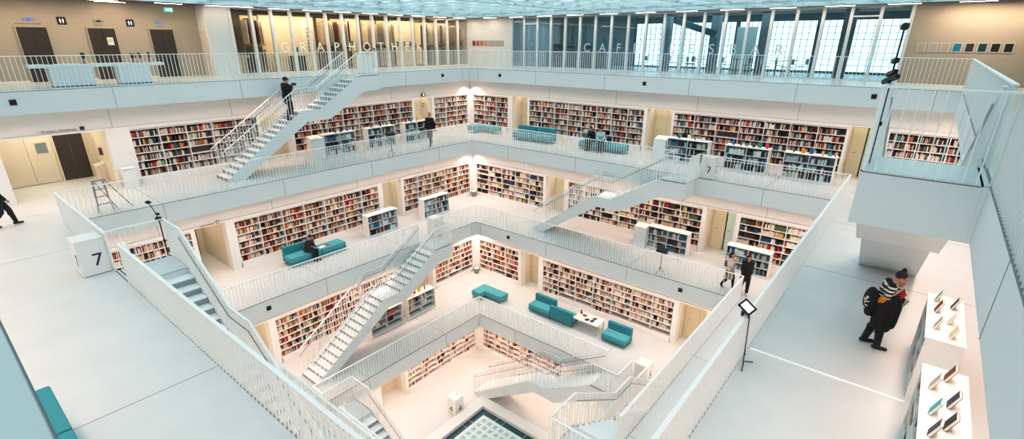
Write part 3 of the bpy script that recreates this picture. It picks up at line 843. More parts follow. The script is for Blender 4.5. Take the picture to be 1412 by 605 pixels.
on_low('C','left',7,[(-.6,.2,'red',.1,.16,'fig','red figurine on the low shelf beside the walking man'),(-.25,.2,'tealcard',.16,.24,'fig','teal globe ornament on the low shelf beside the walking man'),(.15,.2,'orange',.12,.18,'card','orange card on the low shelf beside the walking man'),(.45,.2,'yellow',.1,.14,'card','yellow card on the low shelf beside the walking man')])
on_low('R1','right',7,[(-.45,.15,'bluecard',.12,.15,'card','blue and white card on the shelf in front of the dark-haired reader'),(-.02,.2,'paper',.16,.2,'card','white notice card on the shelf in front of the reader'),(.25,.2,'greencard',.1,.09,'fig','small green ornament on the shelf in front of the reader'),(.6,.2,'paper',.14,.14,'card','pale card at the right end of the reader\'s shelf')])
on_low('R2','right',7,[(-.6,.2,'bluecard',.1,.2,'book','slim blue book standing on the middle low shelf'),(-.3,.2,'browncard',.1,.16,'fig','brown figurine on the middle low shelf'),(-.08,.2,'tealcard',.1,.12,'card','teal card on the middle low shelf'),(.2,.2,'navycard',.18,.2,'fig','navy and maroon figurine on the middle low shelf'),(.42,.2,'greencard',.12,.2,'card','green card on the middle low shelf'),(.7,.2,'pink',.12,.2,'card','pink card on the middle low shelf, right end')])
on_low('R3','right',7,[(-.6,.2,'navycard',.1,.14,'fig','dark figurine on the low shelf with orange and blue books'),(-.28,.2,'orange',.14,.19,'card','orange card on the right-hand low shelf'),(0,.2,'bluecard',.14,.2,'card','blue card on the right-hand low shelf'),(.4,.2,'yellow',.1,.12,'fig','yellow figurine on the right-hand low shelf'),(.62,.2,'tealcard',.14,.13,'card','teal card on the right-hand low shelf'),(.8,.2,'black',.08,.05,'fig','tiny black ornament at the end of the right-hand low shelf')])
on_low('L5B','left',5,[(-.45,.1,'red',.12,.02,'card','red flyer on the low shelf beside the staircase, left'),(-.25,.2,'red',.12,.2,'card','red card standing on the low shelf of the lower gallery'),(.05,.22,'yellow',.16,.24,'card','yellow card standing on the low shelf of the lower gallery'),(.3,.1,'orange',.12,.02,'card','orange flyer on the low shelf of the lower gallery'),(.4,.24,'browncard',.1,.16,'fig','brown figurine on the low shelf of the lower gallery'),(.68,.26,'paper',.12,.16,'card','white card at the right end of the lower gallery shelf')])
#@@FURN
# ------------------------------------------------------------------ upholstered seating
def cushion(name, x0, y0, z0, x1, y1, z1, m, parent):
    o = MB().box(x0, y0, z0, x1, y1, z1).build(name, m, parent); bevel(o, .025, 3); return o
def legs(parent, x0, y0, x1, y1, h=.12):
    for x in (x0+.05, x1-.05):
        MB().box(x-.012, y0+.04, 0, x+.012, y0+.065, h).box(x-.012, y1-.065, 0, x+.012, y1-.04, h).box(x-.012, y0+.04, 0, x+.012, y1-.04, .015).build('leg', M['steel'], parent)
def sofa(side, k, x0, x1, y0, y1, label, back='out', hs=.4, hb=.74, group='teal lounge sofas'):
    """local frame of a side; back 'out' = backrest away from the void, 'in' = backrest toward the void"""
    c = ((x0+x1)/2, (y0+y1)/2); e = (x1-x0)/2; d = (y1-y0)/2
    t = empty('sofa', label, 'sofa', side_pt(side, c[0], c[1], Z[k]), ROT[side], group)
    MB().box(-e, -d, .12, e, d, .2).build('base', M['teal'], t)
    bt = .15
    if back == 'out': cushion('seat', -e, -d, .2, e, d-bt, hs, M['tealseat'], t); cushion('backrest', -e, d-bt, .2, e, d, hb, M['teal'], t)
    elif back == 'in': cushion('seat', -e, -d+bt, .2, e, d, hs, M['tealseat'], t); cushion('backrest', -e, -d, .2, e, -d+bt, hb, M['teal'], t)
    else: cushion('seat', -e, -d, .2, e, d, hs, M['tealseat'], t)
    legs(t, -e, -d, e, d)
    return t
def lbench(k, cx, cy, lx, ly, dep, label):
    """L-shaped bench with its corner at (cx, cy), arms toward -x and -y"""
    t = empty('corner_bench', label, 'bench', (cx, cy, Z[k]), 0, 'L-shaped teal benches')
    o = MB().prism([(0, 0), (-lx, 0), (-lx, -dep), (-dep, -dep), (-dep, -ly), (0, -ly)], 'z', .14, .4).build('seat', M['tealseat'], t); bevel(o, .025, 3)
    for x, y in ((-.05, -.05), (-lx+.05, -.05), (-lx+.05, -dep+.05), (-.05, -ly+.05), (-dep+.05, -ly+.05)):
        MB().box(x-.015, y-.015, 0, x+.015, y+.015, .14).build('leg', M['steel'], t)
    return t
lbench(7, 11.5, 10.75, 1.1, 1.75, .6, 'L-shaped teal bench in the far corner of the upper gallery')
lbench(5, 6.22, 5.75, .95, 1.65, .6, 'L-shaped teal bench in the far corner of the lower gallery')
sofa('right', 7, -7.25, -6.03, 10.35, 11.0, 'left teal sofa of the pair in the upper right gallery')
sofa('right', 7, -6.0, -4.78, 10.4, 11.05, 'right teal sofa of the pair in the upper right gallery')
sofa('right', 7, -3.1, -1.95, 10.55, 11.2, 'teal sofa under the two people sitting together')
sofa('right', 7, -1.92, -.66, 10.62, 11.22, 'backless teal bench right of the two seated people', back=None)
sofa('left', 6, -2.4, -1.02, 8.35, 9.05, 'teal sofa under the seated reader in the middle gallery')
sofa('left', 6, -1.0, .12, 8.35, 8.95, 'backless teal bench right of the seated reader', back=None)
sofa('right', 5, -2.66, -1.44, 6.02, 6.72, 'left teal sofa of the lower gallery, seat turned to the railing')
sofa('right', 5, -1.42, -.2, 6.02, 6.72, 'teal sofa with its back to the railing, beside the white table', back='in')
sofa('right', 5, 1.36, 2.5, 6.02, 6.72, 'right teal sofa of the lower gallery, alone beyond the white table')
sofa('back', 7, -3.17, -1.95, 10.62, 11.3, 'farther teal sofa at the bottom left corner, seen from its back', back='in')
sofa('back', 7, -4.45, -3.2, 10.62, 11.3, 'nearer teal sofa at the bottom left corner, seen from its back', back='in')
# magazines beside the reader
t = empty('magazine', 'open white magazine on the teal bench beside the reader', 'magazine', (-.92, 8.55, Z[6]+.405), .3)
MB().rbox((-.08, 0, .006), (.16, .22, .008), (0, .05, 0)).build('left_page', M['paper'], t); MB().rbox((.08, 0, .006), (.16, .22, .008), (0, -.05, 0)).build('right_page', M['paper'], t)
t = empty('paperback', 'small red paperback on the teal bench beside the open magazine', 'book', (-.6, 8.62, Z[6]+.4), .4)
MB().box(-.06, -.09, .002, .06, .09, .02).build('cover', M['red'], t); MB().box(-.056, -.086, .004, .062, .086, .017).build('page_block', M['paper'], t)

# white table with magazines
t = empty('side_table', 'low white table with magazines between the lower gallery sofas', 'table', (6.48, -.44, Z[5]))
o = MB().box(-.36, -.62, .5, .36, .62, .53).build('tabletop', M['shelf'], t)
for x in (-.32, .32):
    for y in (-.58, .58): MB().box(x-.015, y-.015, 0, x+.015, y+.015, .5).build('leg', M['steel'], t)
for i, (x, y, m, n, w) in enumerate(((6.6, -.1, 'browncard', 'brown', 'far left'), (6.4, -.12, 'paper', 'pale', 'near left'), (6.55, -.33, 'paper', 'white', 'middle back'), (6.34, -.38, 'black', 'black', 'middle front'), (6.62, -.62, 'browncard', 'tan', 'right back'), (6.38, -.62, 'navycard', 'dark', 'right front'))):
    MB().rbox((0, 0, .008), (.15, .2, .012), (0, 0, .3*i)).build('magazine', M[m], None, label='%s magazine lying %s on the white table' % (n, w), cat='magazine', group='magazines on the white table').location = (x, y-.05, Z[5]+.531)
t = empty('sculpture', 'small brown upright ornament at the far left end of the white table', 'ornament', (6.68, .08, Z[5]+.53))
MB().lathe([(.05, 0), (.06, .02), (.03, .06), (.05, .12), (.02, .17)], 10).build('body', M['browncard'], t)
MB().lathe([(.065, 0), (.065, .008)], 10).build('foot', M['black'], t)

# ------------------------------------------------------------------ number boxes
def numbox(side, k, digit, label, faces, cx=3.98, off=.325):
    base = side_pt(side, cx, S[k]+off, Z[k])
    t = empty('number_box', label, 'box', base, ROT[side])
    w = .265
    o = MB().box(-w, -w, .012, w, w, .84).build('body', M['shelf'], t); bevel(o, .008, 2)
    MB().box(-w+.02, -w+.02, 0, w-.02, w-.02, .012).build('plinth', M['black'], t)
    MB().box(-w-.004, -w-.004, .84, w+.004, w+.004, .855).build('top_panel', M['shelf'], t)
    for a in faces:
        x, y = math.sin(a)*(w+.002), -math.cos(a)*(w+.002)
        text('numeral', digit, .42, M['navy'], t, (x+math.cos(a)*.07, y+math.sin(a)*.07, .22), (PI/2, 0, a), .002)
    return t
numbox('back', 7, '7', 'white box with a navy number 7 at the left staircase', (-PI/2, PI))
numbox('right', 7, '7', 'white box with a navy number 7 behind the far right railing', (0, PI/2))
numbox('right', 5, '5', 'white box with a navy number 5 by the lower right stair landing', (0, PI/2), cx=4.0, off=.34)
numbox('left', 6, '6', 'white box behind the top landing rail of the middle staircase', ())
numbox('left', 8, '8', 'white box behind the top landing rail of the uppermost staircase', ())
t = empty('number_box', 'white box with navy number 4 on two sides beside the skylight', 'box', (1.67, 3.44, 0), 0)
o = MB().box(-.26, -.26, .012, .26, .26, .84).build('body', M['shelf'], t); bevel(o, .008, 2)
MB().box(-.24, -.24, 0, .24, .24, .012).build('plinth', M['black'], t)
MB().box(-.264, -.264, .84, .264, .264, .855).build('top_panel', M['shelf'], t)
text('numeral', '4', .42, M['navy'], t, (-.262, .02, .14), (PI/2, 0, -PI/2), .002); text('numeral', '4', .42, M['navy'], t, (.02, -.262, .14), (PI/2, 0, 0), .002)
text('numeral', '4', .0 + .2, M['joint'], t, (.14, -.05, .8555), (0, 0, 0), .001)

# ------------------------------------------------------------------ skylight in the lowest floor
t = empty('skylight', 'square floor skylight with white frame and dark teal border', 'skylight', (0, 0, 0))
mb = MB(); a, b, h = 3.08, 2.55, .2
mb.box(-a, b, 0, a, a, h).box(-a, -a, 0, a, -b, h).box(-a, -b, 0, -b, b, h).box(b, -b, 0, a, b, h); mb.build('frame', M['white'], t)
mb = MB(); b2 = 2.25
mb.box(-b, b2, 0, b, b, .03).box(-b, -b, 0, b, -b2, .03).box(-b, -b2, 0, -b2, b2, .03).box(b2, -b2, 0, b, b2, .03); mb.build('tile_border', M['tealdark'], t)
mb = MB()
for p in (-1.95, -1.55, -.4, 0, 1.2, 1.6):
    for q in (-1, 1): mb.box(p-.008, q*b2, .03, p+.008, q*b, .033).box(q*b2, p-.008, .03, q*b, p+.008, .033)
mb.build('tile_joints', M['paleglass'], t)
MB().box(-b2, -b2, 0, b2, b2, .05).build('glass_panel', M['paleglass'], t)
gb = [(-1.98+.33*i, -1.98+.33*j) for i in range(13) for j in range(13)]
gb.sort(key=lambda q: -(q[0]+q[1])-.3*abs(q[0]-q[1]))
gm = MB().box(-.1, -.1, 0, .1, .1, .006).mesh('glass_block', M['sqglass'])
for x, y in gb[:100]:
    o = bpy.data.objects.new('glass_block', gm); COL.objects.link(o); o.parent = t; o.location = (x, y, .05)
mb = MB()
for x, y in gb[100:]: mb.box(x-.1, y-.1, .05, x+.1, y+.1, .056)
mb.build('glass_blocks', M['sqglass'], t, kind='stuff')

# ------------------------------------------------------------------ small fittings on the slabs
def projector(side, k, x, dz=-.3):
    p = side_pt(side, x, S[k], Z[k]+dz)
    t = empty('fascia_port', 'small black square port on the %s fascia of the %s gallery, %s' % (WHERE[side], ORD[k], 'nearer the corner' if abs(x) > 6 or (k < 8 and x > 0) else 'middle'), 'port', p, ROT[side], 'black ports on the gallery edges')
    MB().box(-.08, -.02, -.08, .08, .0, .08).build('housing', M['black'], t); MB().box(-.05, -.024, -.05, .05, -.02, .05).build('lens', M['blackmetal'], t)
PL = {('left',8,-8.63):'at the left end of the upper left edge',('left',8,8.7):'left of the far corner of the top edge',('right',8,-8.6):'right of the far corner of the top edge',('right',8,0):'in the middle of the top right edge',('right',8,8.6):'at the right end of the top right edge',('left',6,-4.35):'on the middle left edge above the lower bookcase',('right',6,-4.3):'on the middle right edge near the corner',('right',6,4.35):'on the middle right edge below the walking women'}
for (sd, k, x), w in PL.items():
    p = side_pt(sd, x, S[k], Z[k]-.3)
    t = empty('fascia_port', 'small black square port '+w, 'port', p, ROT[sd], 'black ports on the gallery edges')
    MB().box(-.08, -.02, -.08, .08, .0, .08).build('housing', M['black'], t); MB().box(-.05, -.024, -.05, .05, -.02, .05).build('lens', M['blackmetal'], t)

# white cable cover across the near right gallery floor
MB().box(-2.53, -10.9, Z[7], -2.47, -8.7, Z[7]+.012).build('cable_cover', M['cable'], None, label='white cable strip across the floor beside the black floodlight', cat='cable cover')

# ------------------------------------------------------------------ floodlights, clamp poles
def tripod_flood(loc, rz, label, h=.95):
    t = empty('floodlight', label, 'lamp', loc, rz, 'black floodlights on tripods')
    for i in range(3):
        a = 2*PI*i/3; MB().tube([(0, 0, .3), (.2*math.cos(a), .2*math.sin(a), .006)], .009, 6).build('leg', M['black'], t)
    MB().tube([(0, 0, .22), (0, 0, h)], .011, 8).build('pole', M['black'], t)
    hd = MB().rbox((0, 0, h+.06), (.42, .2, .12), (.35, 0, 0)).build('lamp_head', M['black'], t)
    MB().tube([(-.24, 0, h+.06), (-.24, 0, h-.05), (.24, 0, h-.05), (.24, 0, h+.06)], .01, 6).build('yoke', M['black'], t)
tripod_flood((3.48, 9.0, Z[7]), 0, 'black floodlight on a thin tripod by the upper left railing')
tripod_flood((6.72, -3.36, Z[6]), -PI/2, 'black floodlight on a thin tripod by the middle right railing')
t = empty('floodlight', 'black floodlight with a glowing white panel on the near right railing', 'lamp', (-3.12, -8.74, Z[7]))
MB().tube([(0, -.02, .004), (0, .02, .9), (0, .06, 1.02)], .009, 6).build('pole', M['black'], t)
MB().tube([(0, -.02, .1), (.22, -.12, .006)], .009, 6).build('leg', M['black'], t); MB().tube([(0, -.02, .1), (-.16, -.05, .006)], .009, 6).build('leg', M['black'], t); MB().tube([(0, -.02, .22), (.42, .06, .012)], .008, 6).build('leg', M['black'], t)
R = Euler((.5, -.55, .6))
hd = MB().rbox((0, 0, 0), (.2, .3, .1)).build('lamp_head', M['black'], t); hd.scale = (.72,)*3; hd.location = (-.02, .08, 1.08); hd.rotation_euler = (Vector((-.62, -.2, .55)).to_track_quat('Z', 'Y') @ Euler((0, 0, .85)).to_quaternion()).to_euler()
ff = MB().box(-.078, -.118, .05, .078, .118, .076).build('diffuser', M['floodface'], hd)
fr = MB().box(-.12, -.16, .04, -.078, .16, .075).box(.078, -.16, .04, .12, .16, .075).box(-.12, -.16, .04, .12, -.118, .075).box(-.12, .118, .04, .12, .16, .075).build('barn_frame', M['black'], hd)
MB().rbox((.08, .1, .95), (.13, .12, .14), (.2, .1, .3)).build('ballast', M['black'], t)

def mic_pole(loc, label, h, top, bars):
    t = empty('clamp_stand', label, 'stand', loc, 0)
    pts = [(0, 0, .004), (0, 0, h)]
    MB().tube(pts, .014, 8).build('pole', M['black'], t)
    MB().tube([(0, 0, h)] + top, .01, 6).build('boom', M['black'], t)
    mb = MB().ball(top[-1], .045, 8, 6).rbox(top[-1], (.12, .05, .04), (0, .3, .4)); mb.build('microphone', M['black'], t)
    for z, w in bars: MB().rbox((0, 0, z), (w, .05, .05), (.2, .3, .5)).build('clamp', M['blackmetal'], t)
mic_pole((-7.56, 3.72, Z[7]), 'black clamp stand with a boom at the left staircase landing', 1.0, [(-.05, 0, 1.2), (-.12, .02, 1.42)], ((.96, .18), (1.0, .12), (1.1, .07), (.4, .04)))
mic_pole((-3.2, -9.74, Z[8]), 'black clamp stand with a boom on the far right landing post', 1.06, [(.03, 0, 1.25), (.09, 0, 1.62)], ((1.03, .3), (1.1, .16), (1.24, .08), (.5, .05)))
mic_pole((4.5, 11.05, Z[8]), 'thin black stand with a boom beside the top left landing', 1.02, [(-.1, 0, 1.12), (-.4, 0, 1.26)], ((1.1, .1), (.9, .05)))

# ------------------------------------------------------------------ litter bin, stepladder, corner bins
t = empty('litter_bin', 'white litter bin against the wall beside the upper left bookcase', 'bin', (-6.12, 11.86, Z[7]))
o = MB().box(-.2, -.17, 0, .2, .17, .66).build('body', M['shelf'], t); bevel(o, .015, 2)
o = MB().box(-.21, -.18, .67, .21, .18, .72).build('lid', M['shelf'], t); bevel(o, .01, 2)
t = empty('stepladder', 'silver folding stepladder standing by the upper left railing', 'ladder', (-7.55, 9.15, Z[7]), .15)
for s in (-1, 1):
    MB().bar((s*.2, -.02, .0), (s*.13, 0, 1.0), .02, .05).build('front_rail', M['steel'], t)
    MB().bar((s*.2+.5, -.1, 0), (s*.13+.03, 0, 1.0), .02, .03).build('rear_leg', M['steel'], t)
for i in range(1, 4): MB().box(-.2+.02*i, -.06, .24*i, .2-.02*i, .03, .24*i+.02).build('step', M['steel'], t)
MB().box(-.15, -.06, .98, .18, .06, 1.01).build('top_platform', M['steel'], t)
for k, x, y, lab in ((6, 9.72, 9.7, 'grey cylindrical floor lamp base in the far corner of the middle gallery'), (5, 7.52, 7.52, 'grey cylindrical floor lamp base in the far corner of the lower gallery')):
    t = empty('corner_lamp', lab, 'lamp', (x, y, Z[k]))
    MB().lathe([(.13, 0), (.13, .28), (.12, .3)], 18).build('body', M['concrete'], t); MB().lathe([(.11, .3), (.11, .305)], 18).build('diffuser', M['floodface'], t)

# ------------------------------------------------------------------ level 8 fittings
t = empty('reception_desk', 'long white lending counter on two blocks in front of the lifts', 'counter', (-6.05, 12.15, z8))
MB().box(-1.85, -.35, .6, 1.85, .25, .7).build('countertop', M['fascia'], t)
for a, b in ((-1.4, -.28), (.42, 1.38)):
    o = MB().box(a, -.33, .03, b, .2, .6).build('cabinet', M['fascia'], t); MB().box(a+.02, -.31, 0, b-.02, .18, .03).build('plinth', M['black'], t)
def terminal(x, w, h, lab):
    t = empty('terminal', lab, 'screen', (x, 12.15, z8+.7))
    MB().box(-.08, -.06, 0, .08, .06, .012).build('foot', M['black'], t); MB().tube([(0, 0, .01), (.03, .02, h*.6)], .014, 6).build('stem', M['black'], t)
    MB().rbox((.04, .03, h*.75), (w, .02, h*.5), (-.2, 0, .4)).build('display', M['black'], t)
for x, w, h, lab in ((-7.35, .14, .2, 'small grey terminal at the left end of the lending counter'), (-6.45, .12, .34, 'thin black terminal over the left block of the lending counter'), (-5.05, .2, .3, 'dark screen over the right block of the lending counter'), (-4.85, .12, .32, 'second dark screen on the right block of the counter'), (-4.55, .08, .34, 'thin black terminal at the right end of the lending counter')):
    terminal(x, w, h, lab)
yl = 15.2
for i, (x, m) in enumerate(((-7.04, 'blueled'), (-5.03, 'black'), (-3.0, 'blueled'))):
    t = empty('floor_indicator', 'lift floor indicator above the %s lift doors' % ('left', 'middle', 'right')[i], 'display', (x, yl, z8+2.12))
    MB().box(-.17, -.02, -.05, .17, 0, .05).build('housing', M['steel'], t); MB().box(-.06, -.024, -.03, .06, -.02, .03).build('screen', M[m], t)
def dashes(x0, x1, y, z, h, lab, n=9):
    t = empty('wall_lettering', lab, 'lettering', ((x0+x1)/2, y, z)); L = x1-x0; mb = MB(); r = random.Random(n)
    x = -L/2
    while x < L/2: w = r.uniform(.015, .04); mb.box(x, -.003, 0, x+w, 0, h*r.uniform(.6, 1)); x += w+.012
    mb.build('letters', M['greysteel'], t)
dashes(-7.42, -6.75, yl, z8+1.96, .035, 'line of small lettering above the left lift doors', 3)
dashes(-5.2, -4.9, yl, z8+1.96, .03, 'line of small lettering above the middle lift doors', 5)
dashes(-3.12, -2.86, yl, z8+1.96, .03, 'line of small lettering above the right lift doors', 7)
def wc(x, z, y, s, lab):
    t = empty('restroom_sign', lab, 'sign', (x, y, z))
    MB().box(-s, -.012, -s, s, 0, s).build('plate', M['black'], t)
    for q in (-1, 1):
        MB().ball((q*s*.32, -.014, s*.42), s*.12, 8, 6).prism([(q*s*.32-s*.13, -s*.1), (q*s*.32+s*.13, -s*.1), (q*s*.32+s*.15, s*.26), (q*s*.32-s*.15, s*.26)], 'y', -.018, -.012).prism([(q*s*.32-s*.08, -s*.55), (q*s*.32+s*.08, -s*.55), (q*s*.32+s*.13, -s*.1), (q*s*.32-s*.13, -s*.1)], 'y', -.018, -.012).build('pictogram', M['exitwhite'], t)
wc(-6.13, z8+2.1, yl, .13, 'black restroom sign between the left and middle lifts'); wc(-4.02, z8+2.08, yl, .13, 'black restroom sign between the middle and right lifts')
t = empty('notice', 'white paper notice taped on the middle lift door', 'notice', (-4.82, 15.15, z8+1.4)); MB().box(-.1, -.006, -.14, .1, 0, .14).build('sheet', M['paper'], t); MB().box(-.07, -.008, -.02, .07, -.006, 0).box(-.07, -.008, .04, .07, -.006, .06).build('print', M['joint'], t)
t = empty('floor_plan', 'grey floor plan board on the wall left of the lifts', 'sign', (-8.25, 15.2, z8+1.42)); MB().box(-.25, -.02, -.2, .25, 0, .2).build('board', M['steel'], t); MB().box(-.2, -.024, -.12, .1, -.02, .1).build('print', M['joint'], t)
t = empty('exit_sign', 'green emergency exit sign hanging from the ceiling near the right lift', 'sign', (-2.75, 14.6, CEIL-.22))
MB().box(-.15, -.03, -.08, .15, .03, .08).build('housing', M['exitgreen'], t); MB().prism([(-.1, -.02), (-.02, -.02), (-.02, -.05), (.04, 0), (-.02, .05), (-.02, .02), (-.1, .02)], 'y', -.034, -.03).box(.06, -.034, -.05, .11, -.03, .05).build('pictogram', M['exitwhite'], t); MB().tube([(0, 0, .08), (0, 0, .22)], .008, 6).build('rod', M['steel'], t)
t = empty('exit_sign', 'small dark green exit sign above the doorway in the upper left gallery', 'sign', (8.32, 12.2, Z[7]+2.22))
MB().box(-.13, -.1, -.08, .13, -.04, .08).build('housing', mat('dark_green', '1d4a3a', .5), t); MB().box(-.04, -.106, -.05, .04, -.1, .05).build('pictogram', M['exitwhite'], t)
t = empty('call_panel', 'dark wall panel beside the doorway in the upper left gallery', 'panel', (8.97, 12.9, Z[7]+1.55), -PI/2); MB().box(-.07, -.03, -.1, .07, -.001, .1).build('plate', M['greysteel'], t); MB().box(-.04, -.036, -.05, .04, -.03, .05).build('buttons', M['paper'], t)

t = empty('wall_lettering', 'navy wording and arrow over the upper left lift lobby', 'lettering', (-7.68, 12.2, Z[7]+2.17))
text('letters', '\u2191 Direktion, Verwaltung', .1, M['navy'], t, (0, -.05, 0), (PI/2, 0, 0), .002)
MB().box(.62, -.056, -.01, .74, -.05, .1).build('pictogram', M['navy'], t)
dashes(-4.85, -4.35, 9.94, Z[6]+2.13-.04, .04, 'line of small lettering over the middle gallery lobby', 11)
wc(-4.22, Z[6]+2.14, 9.94, .05, 'small black restroom sign over the middle gallery lobby')
t = empty('floor_plan', 'grey floor plan on the beige panel left of the lift, upper left gallery', 'sign', (-7.87, 14.76, Z[7]+1.32)); MB().box(-.16, -.015, -.19, .16, 0, .19).build('board', M['steel'], t); MB().box(-.12, -.018, -.1, .12, -.015, -.06).box(-.12, -.018, 0, .12, -.015, .04).box(-.12, -.018, .1, .12, -.015, .14).build('print', M['joint'], t)
t = empty('wall_basin', 'beige drinking fountain on the right wall of the upper left lift lobby', 'basin', (-6.4, 13.7, Z[7]), PI/2)
o = MB().prism([(-.001, .0), (.26, .0), (.3, .62), (-.001, .7)], 'x', -.25, .25); o.build('body', M['beige'], t); MB().tube([(0, .1, .66), (0, .1, .78), (0, .18, .8)], .012, 6).build('tap', M['steel'], t)
t = empty('dispenser', 'dark brown dispenser on the wall above the drinking fountain', 'dispenser', (-6.4, 13.45, Z[7]+1.15), PI/2); MB().box(-.08, .001, -.13, .08, .08, .13).build('body', M['browncard'], t); MB().box(-.05, .08, -.13, .05, .09, -.09).build('slot', M['black'], t)

def frame(side, x, z, m, lab, mf, s=.15, group=None):
    p = side_pt(side, x, 14.3, z); t = empty('framed_print', lab, 'picture', p, ROT[side], group)
    MB().box(-s, -.02, -s*1.15, s, 0, s*1.15).build('frame', mf, t); MB().box(-s*.74, -.024, -s*.92, s*.74, -.02, s*.92).build('picture', m, t)
fc = [('b9aca0','grey, empty'),('b4aaa4','pale grey'),('b0a79c','plain grey'),('1f7fa6','bright blue'),('3b332f','dark brown'),('16434a','dark teal'),('171717','black'),('151517','jet black')]
for i, (c, n) in enumerate(fc):
    frame('right', 9.42+i*.345, z8+1.3, mat('print_'+c, c, .5), '%s square print, %s of the row on the right concrete wall' % (n, NTH[i]), M['frame_taupe'], .145, 'row of framed prints on the right wall')
fc = [('8a3a20','rust brown'),('d8472a','red'),('c98a4a','ochre'),('dca878','light orange'),('cfc0ae','beige'),('cdbfae','sand'),('c9beb2','greige'),('c6c0b8','light grey')]
for i, (c, n) in enumerate(fc):
    frame('right', -13.75+i*.34, z8+1.34, mat('print_'+c, c, .5), '%s square print, %s of the row in the far top corner' % (n, NTH[i]), M['frame_pale'], .14, 'row of framed prints in the far corner')
for i, (x, y, w, h) in enumerate(((-.95, 14.3, .2, .26),)):
    t = empty('notice', 'pale notice sheet on the white pier right of the lifts', 'notice', (x, y+.004, z8+1.2)); MB().box(-w/2, -.014, -h/2, w/2, 0, h/2).build('sheet', M['white'], t)

# ceiling strip lights
def strip(x, y, L, ax, lab):
    t = empty('ceiling_light', lab, 'lamp', (x, y, CEIL), 0 if ax == 'x' else PI/2, 'recessed strip lights along the top ceiling')
    MB().box(-L/2-.03, -.07, -.02, L/2+.03, .07, .006).build('housing', M['greysteel'], t); MB().box(-L/2, -.045, -.026, L/2, .045, -.02).build('diffuser', M['emitwarm'], t)
n = 0
for i in range(9):
    n += 1; strip(-.2+1.65*i, 13.75, .95, 'x', 'warm strip light over the left glass wall, %s from the white pier' % NTH[i])
for i in range(12):
    strip(13.8, 11.9-2.05*i, 1.0, 'y', 'warm strip light over the right glass wall, %s from the far corner' % NTH[i])
for i, (x, y) in enumerate(((-9.0, 14.4), (-7.1, 14.35), (-5.0, 14.1), (-4.6, 14.8), (-2.9, 14.0), (-1.1, 13.9))):
    strip(x, y, .95, 'x', 'warm strip light in the dark ceiling before the lifts, %s from left' % NTH[i])

# ------------------------------------------------------------------ picture lending room behind the left glass
def rack(x0, x1, y, lab):
    t = empty('picture_rack', lab, 'rack', ((x0+x1)/2, y, z8), 0, 'pull-out picture racks behind the left glass wall'); e = (x1-x0)/2
    MB().box(-e, 0, 0, e, .06, 2.55).build('frame', mat('rack_frame', 'c9b48a', .6), t)
    n = int((x1-x0)/.11)
    for i in range(n):
        x = -e+(i+.5)*(2*e)/n
        for z0, z1 in ((.1, 1.2), (1.3, 2.45)):
            MB().box(x-.02, -.5, z0, x+.012, -.01, z1-random.uniform(0, .15)).build('panel', random.choice([M['browncard'], M['taupe'], M['taupe'], M['paper'], M['beige'], M['beige'], M['greysteel']]), t)
    MB().box(-e, -.52, 1.22, e, 0, 1.28).build('cross_rail', mat('rack_rail', 'b89c68', .6), t)
for i, (a, b) in enumerate(((.45, 1.25), (4.35, 5.0), (5.15, 6.0), (7.05, 8.0), (8.1, 9.0), (10.9, 11.6), (11.75, 12.6), (12.7, 13.45), (13.5, 14.2))):
    rack(a, b, 15.6, 'picture rack behind the left glass wall, %s from the left' % NTH[i])
for i, (a, b) in enumerate(((1.35, 4.2), (6.1, 6.95), (9.1, 10.8))):
    t = empty('partition_wall', 'cream display wall behind the left glass, %s from the left' % NTH[i], 'partition', ((a+b)/2, 15.7, z8)); MB().box(-(b-a)/2, 0, .02, (b-a)/2, .08, 2.6).build('panel', M['warmwall'], t); MB().box(-(b-a)/2, 0, 0, (b-a)/2, .09, .02).build('skirting', M['browncard'], t)
t = empty('art_poster', 'tall white poster with vertical print behind the left glass wall', 'poster', (3.72, 15.6695, z8+1.55)); MB().box(-.3, 0, -.8, .3, .03, .85).build('sheet', M['poster'], t)
mb = MB()
for zz, hh_ in ((-.62,.1),(-.46,.12),(-.28,.1),(-.12,.06),(.06,.12),(.26,.08),(.42,.1)): mb.box(.02, -.006, zz, .16, 0, zz+hh_*.35).box(.02, -.006, zz+hh_*.6, .11, 0, zz+hh_)
mb.build('print', M['black'], t)
for i, (x, y, z, w, h, m, lab) in enumerate(((2.0, 15.2, 1.0, .32, .26, 'paper', 'small pale print standing behind the left glass wall'), (2.75, 15.2, 1.0, .32, .28, 'bluecard', 'blue and white print standing behind the left glass wall'), (6.3, 15.5, 1.35, .12, .22, 'tealcard', 'teal print on the display wall behind the glass'), (6.75, 15.5, 1.3, .2, .3, 'yellow', 'ochre print on the display wall behind the glass'), (9.5, 15.5, 1.3, .3, .28, 'greencard', 'green print on the display wall, right part'), (10.0, 15.5, 1.3, .14, .26, 'greencard', 'slim green print on the display wall, right part'), (10.5, 15.5, 1.3, .24, .28, 'bluecard', 'blue print on the display wall, right part'))):
    t = empty('art_print', lab, 'picture', (x, y, z8+z), 0)
    MB().box(-w/2, 0, -h/2, w/2, .02, h/2).build('picture', M[m], t); MB().box(-w/2-.02, .005, -h/2-.02, w/2+.02, .015, h/2+.02).build('frame', M['paper'], t)
t = empty('display_table', 'low cabinet with pale top behind the left glass wall', 'cabinet', (2.4, 15.2, z8)); MB().box(-.75, -.25, .75, .75, .3, .8).build('top', M['paper'], t)
for a, b, m in ((-.72, -.2, 'warmwall'), (.1, .72, 'black')): MB().box(a, -.22, 0, b, .28, .75).build('cabinet_body', M[m], t)
t = empty('info_counter', 'small white counter inside the left end of the glass wall', 'counter', (-.1, 15.0, z8)); MB().box(-.3, -.2, .7, .35, .2, .82).build('top', M['poster'], t); MB().box(-.2, -.15, 0, .2, .15, .7).build('pedestal', M['warmwall'], t)
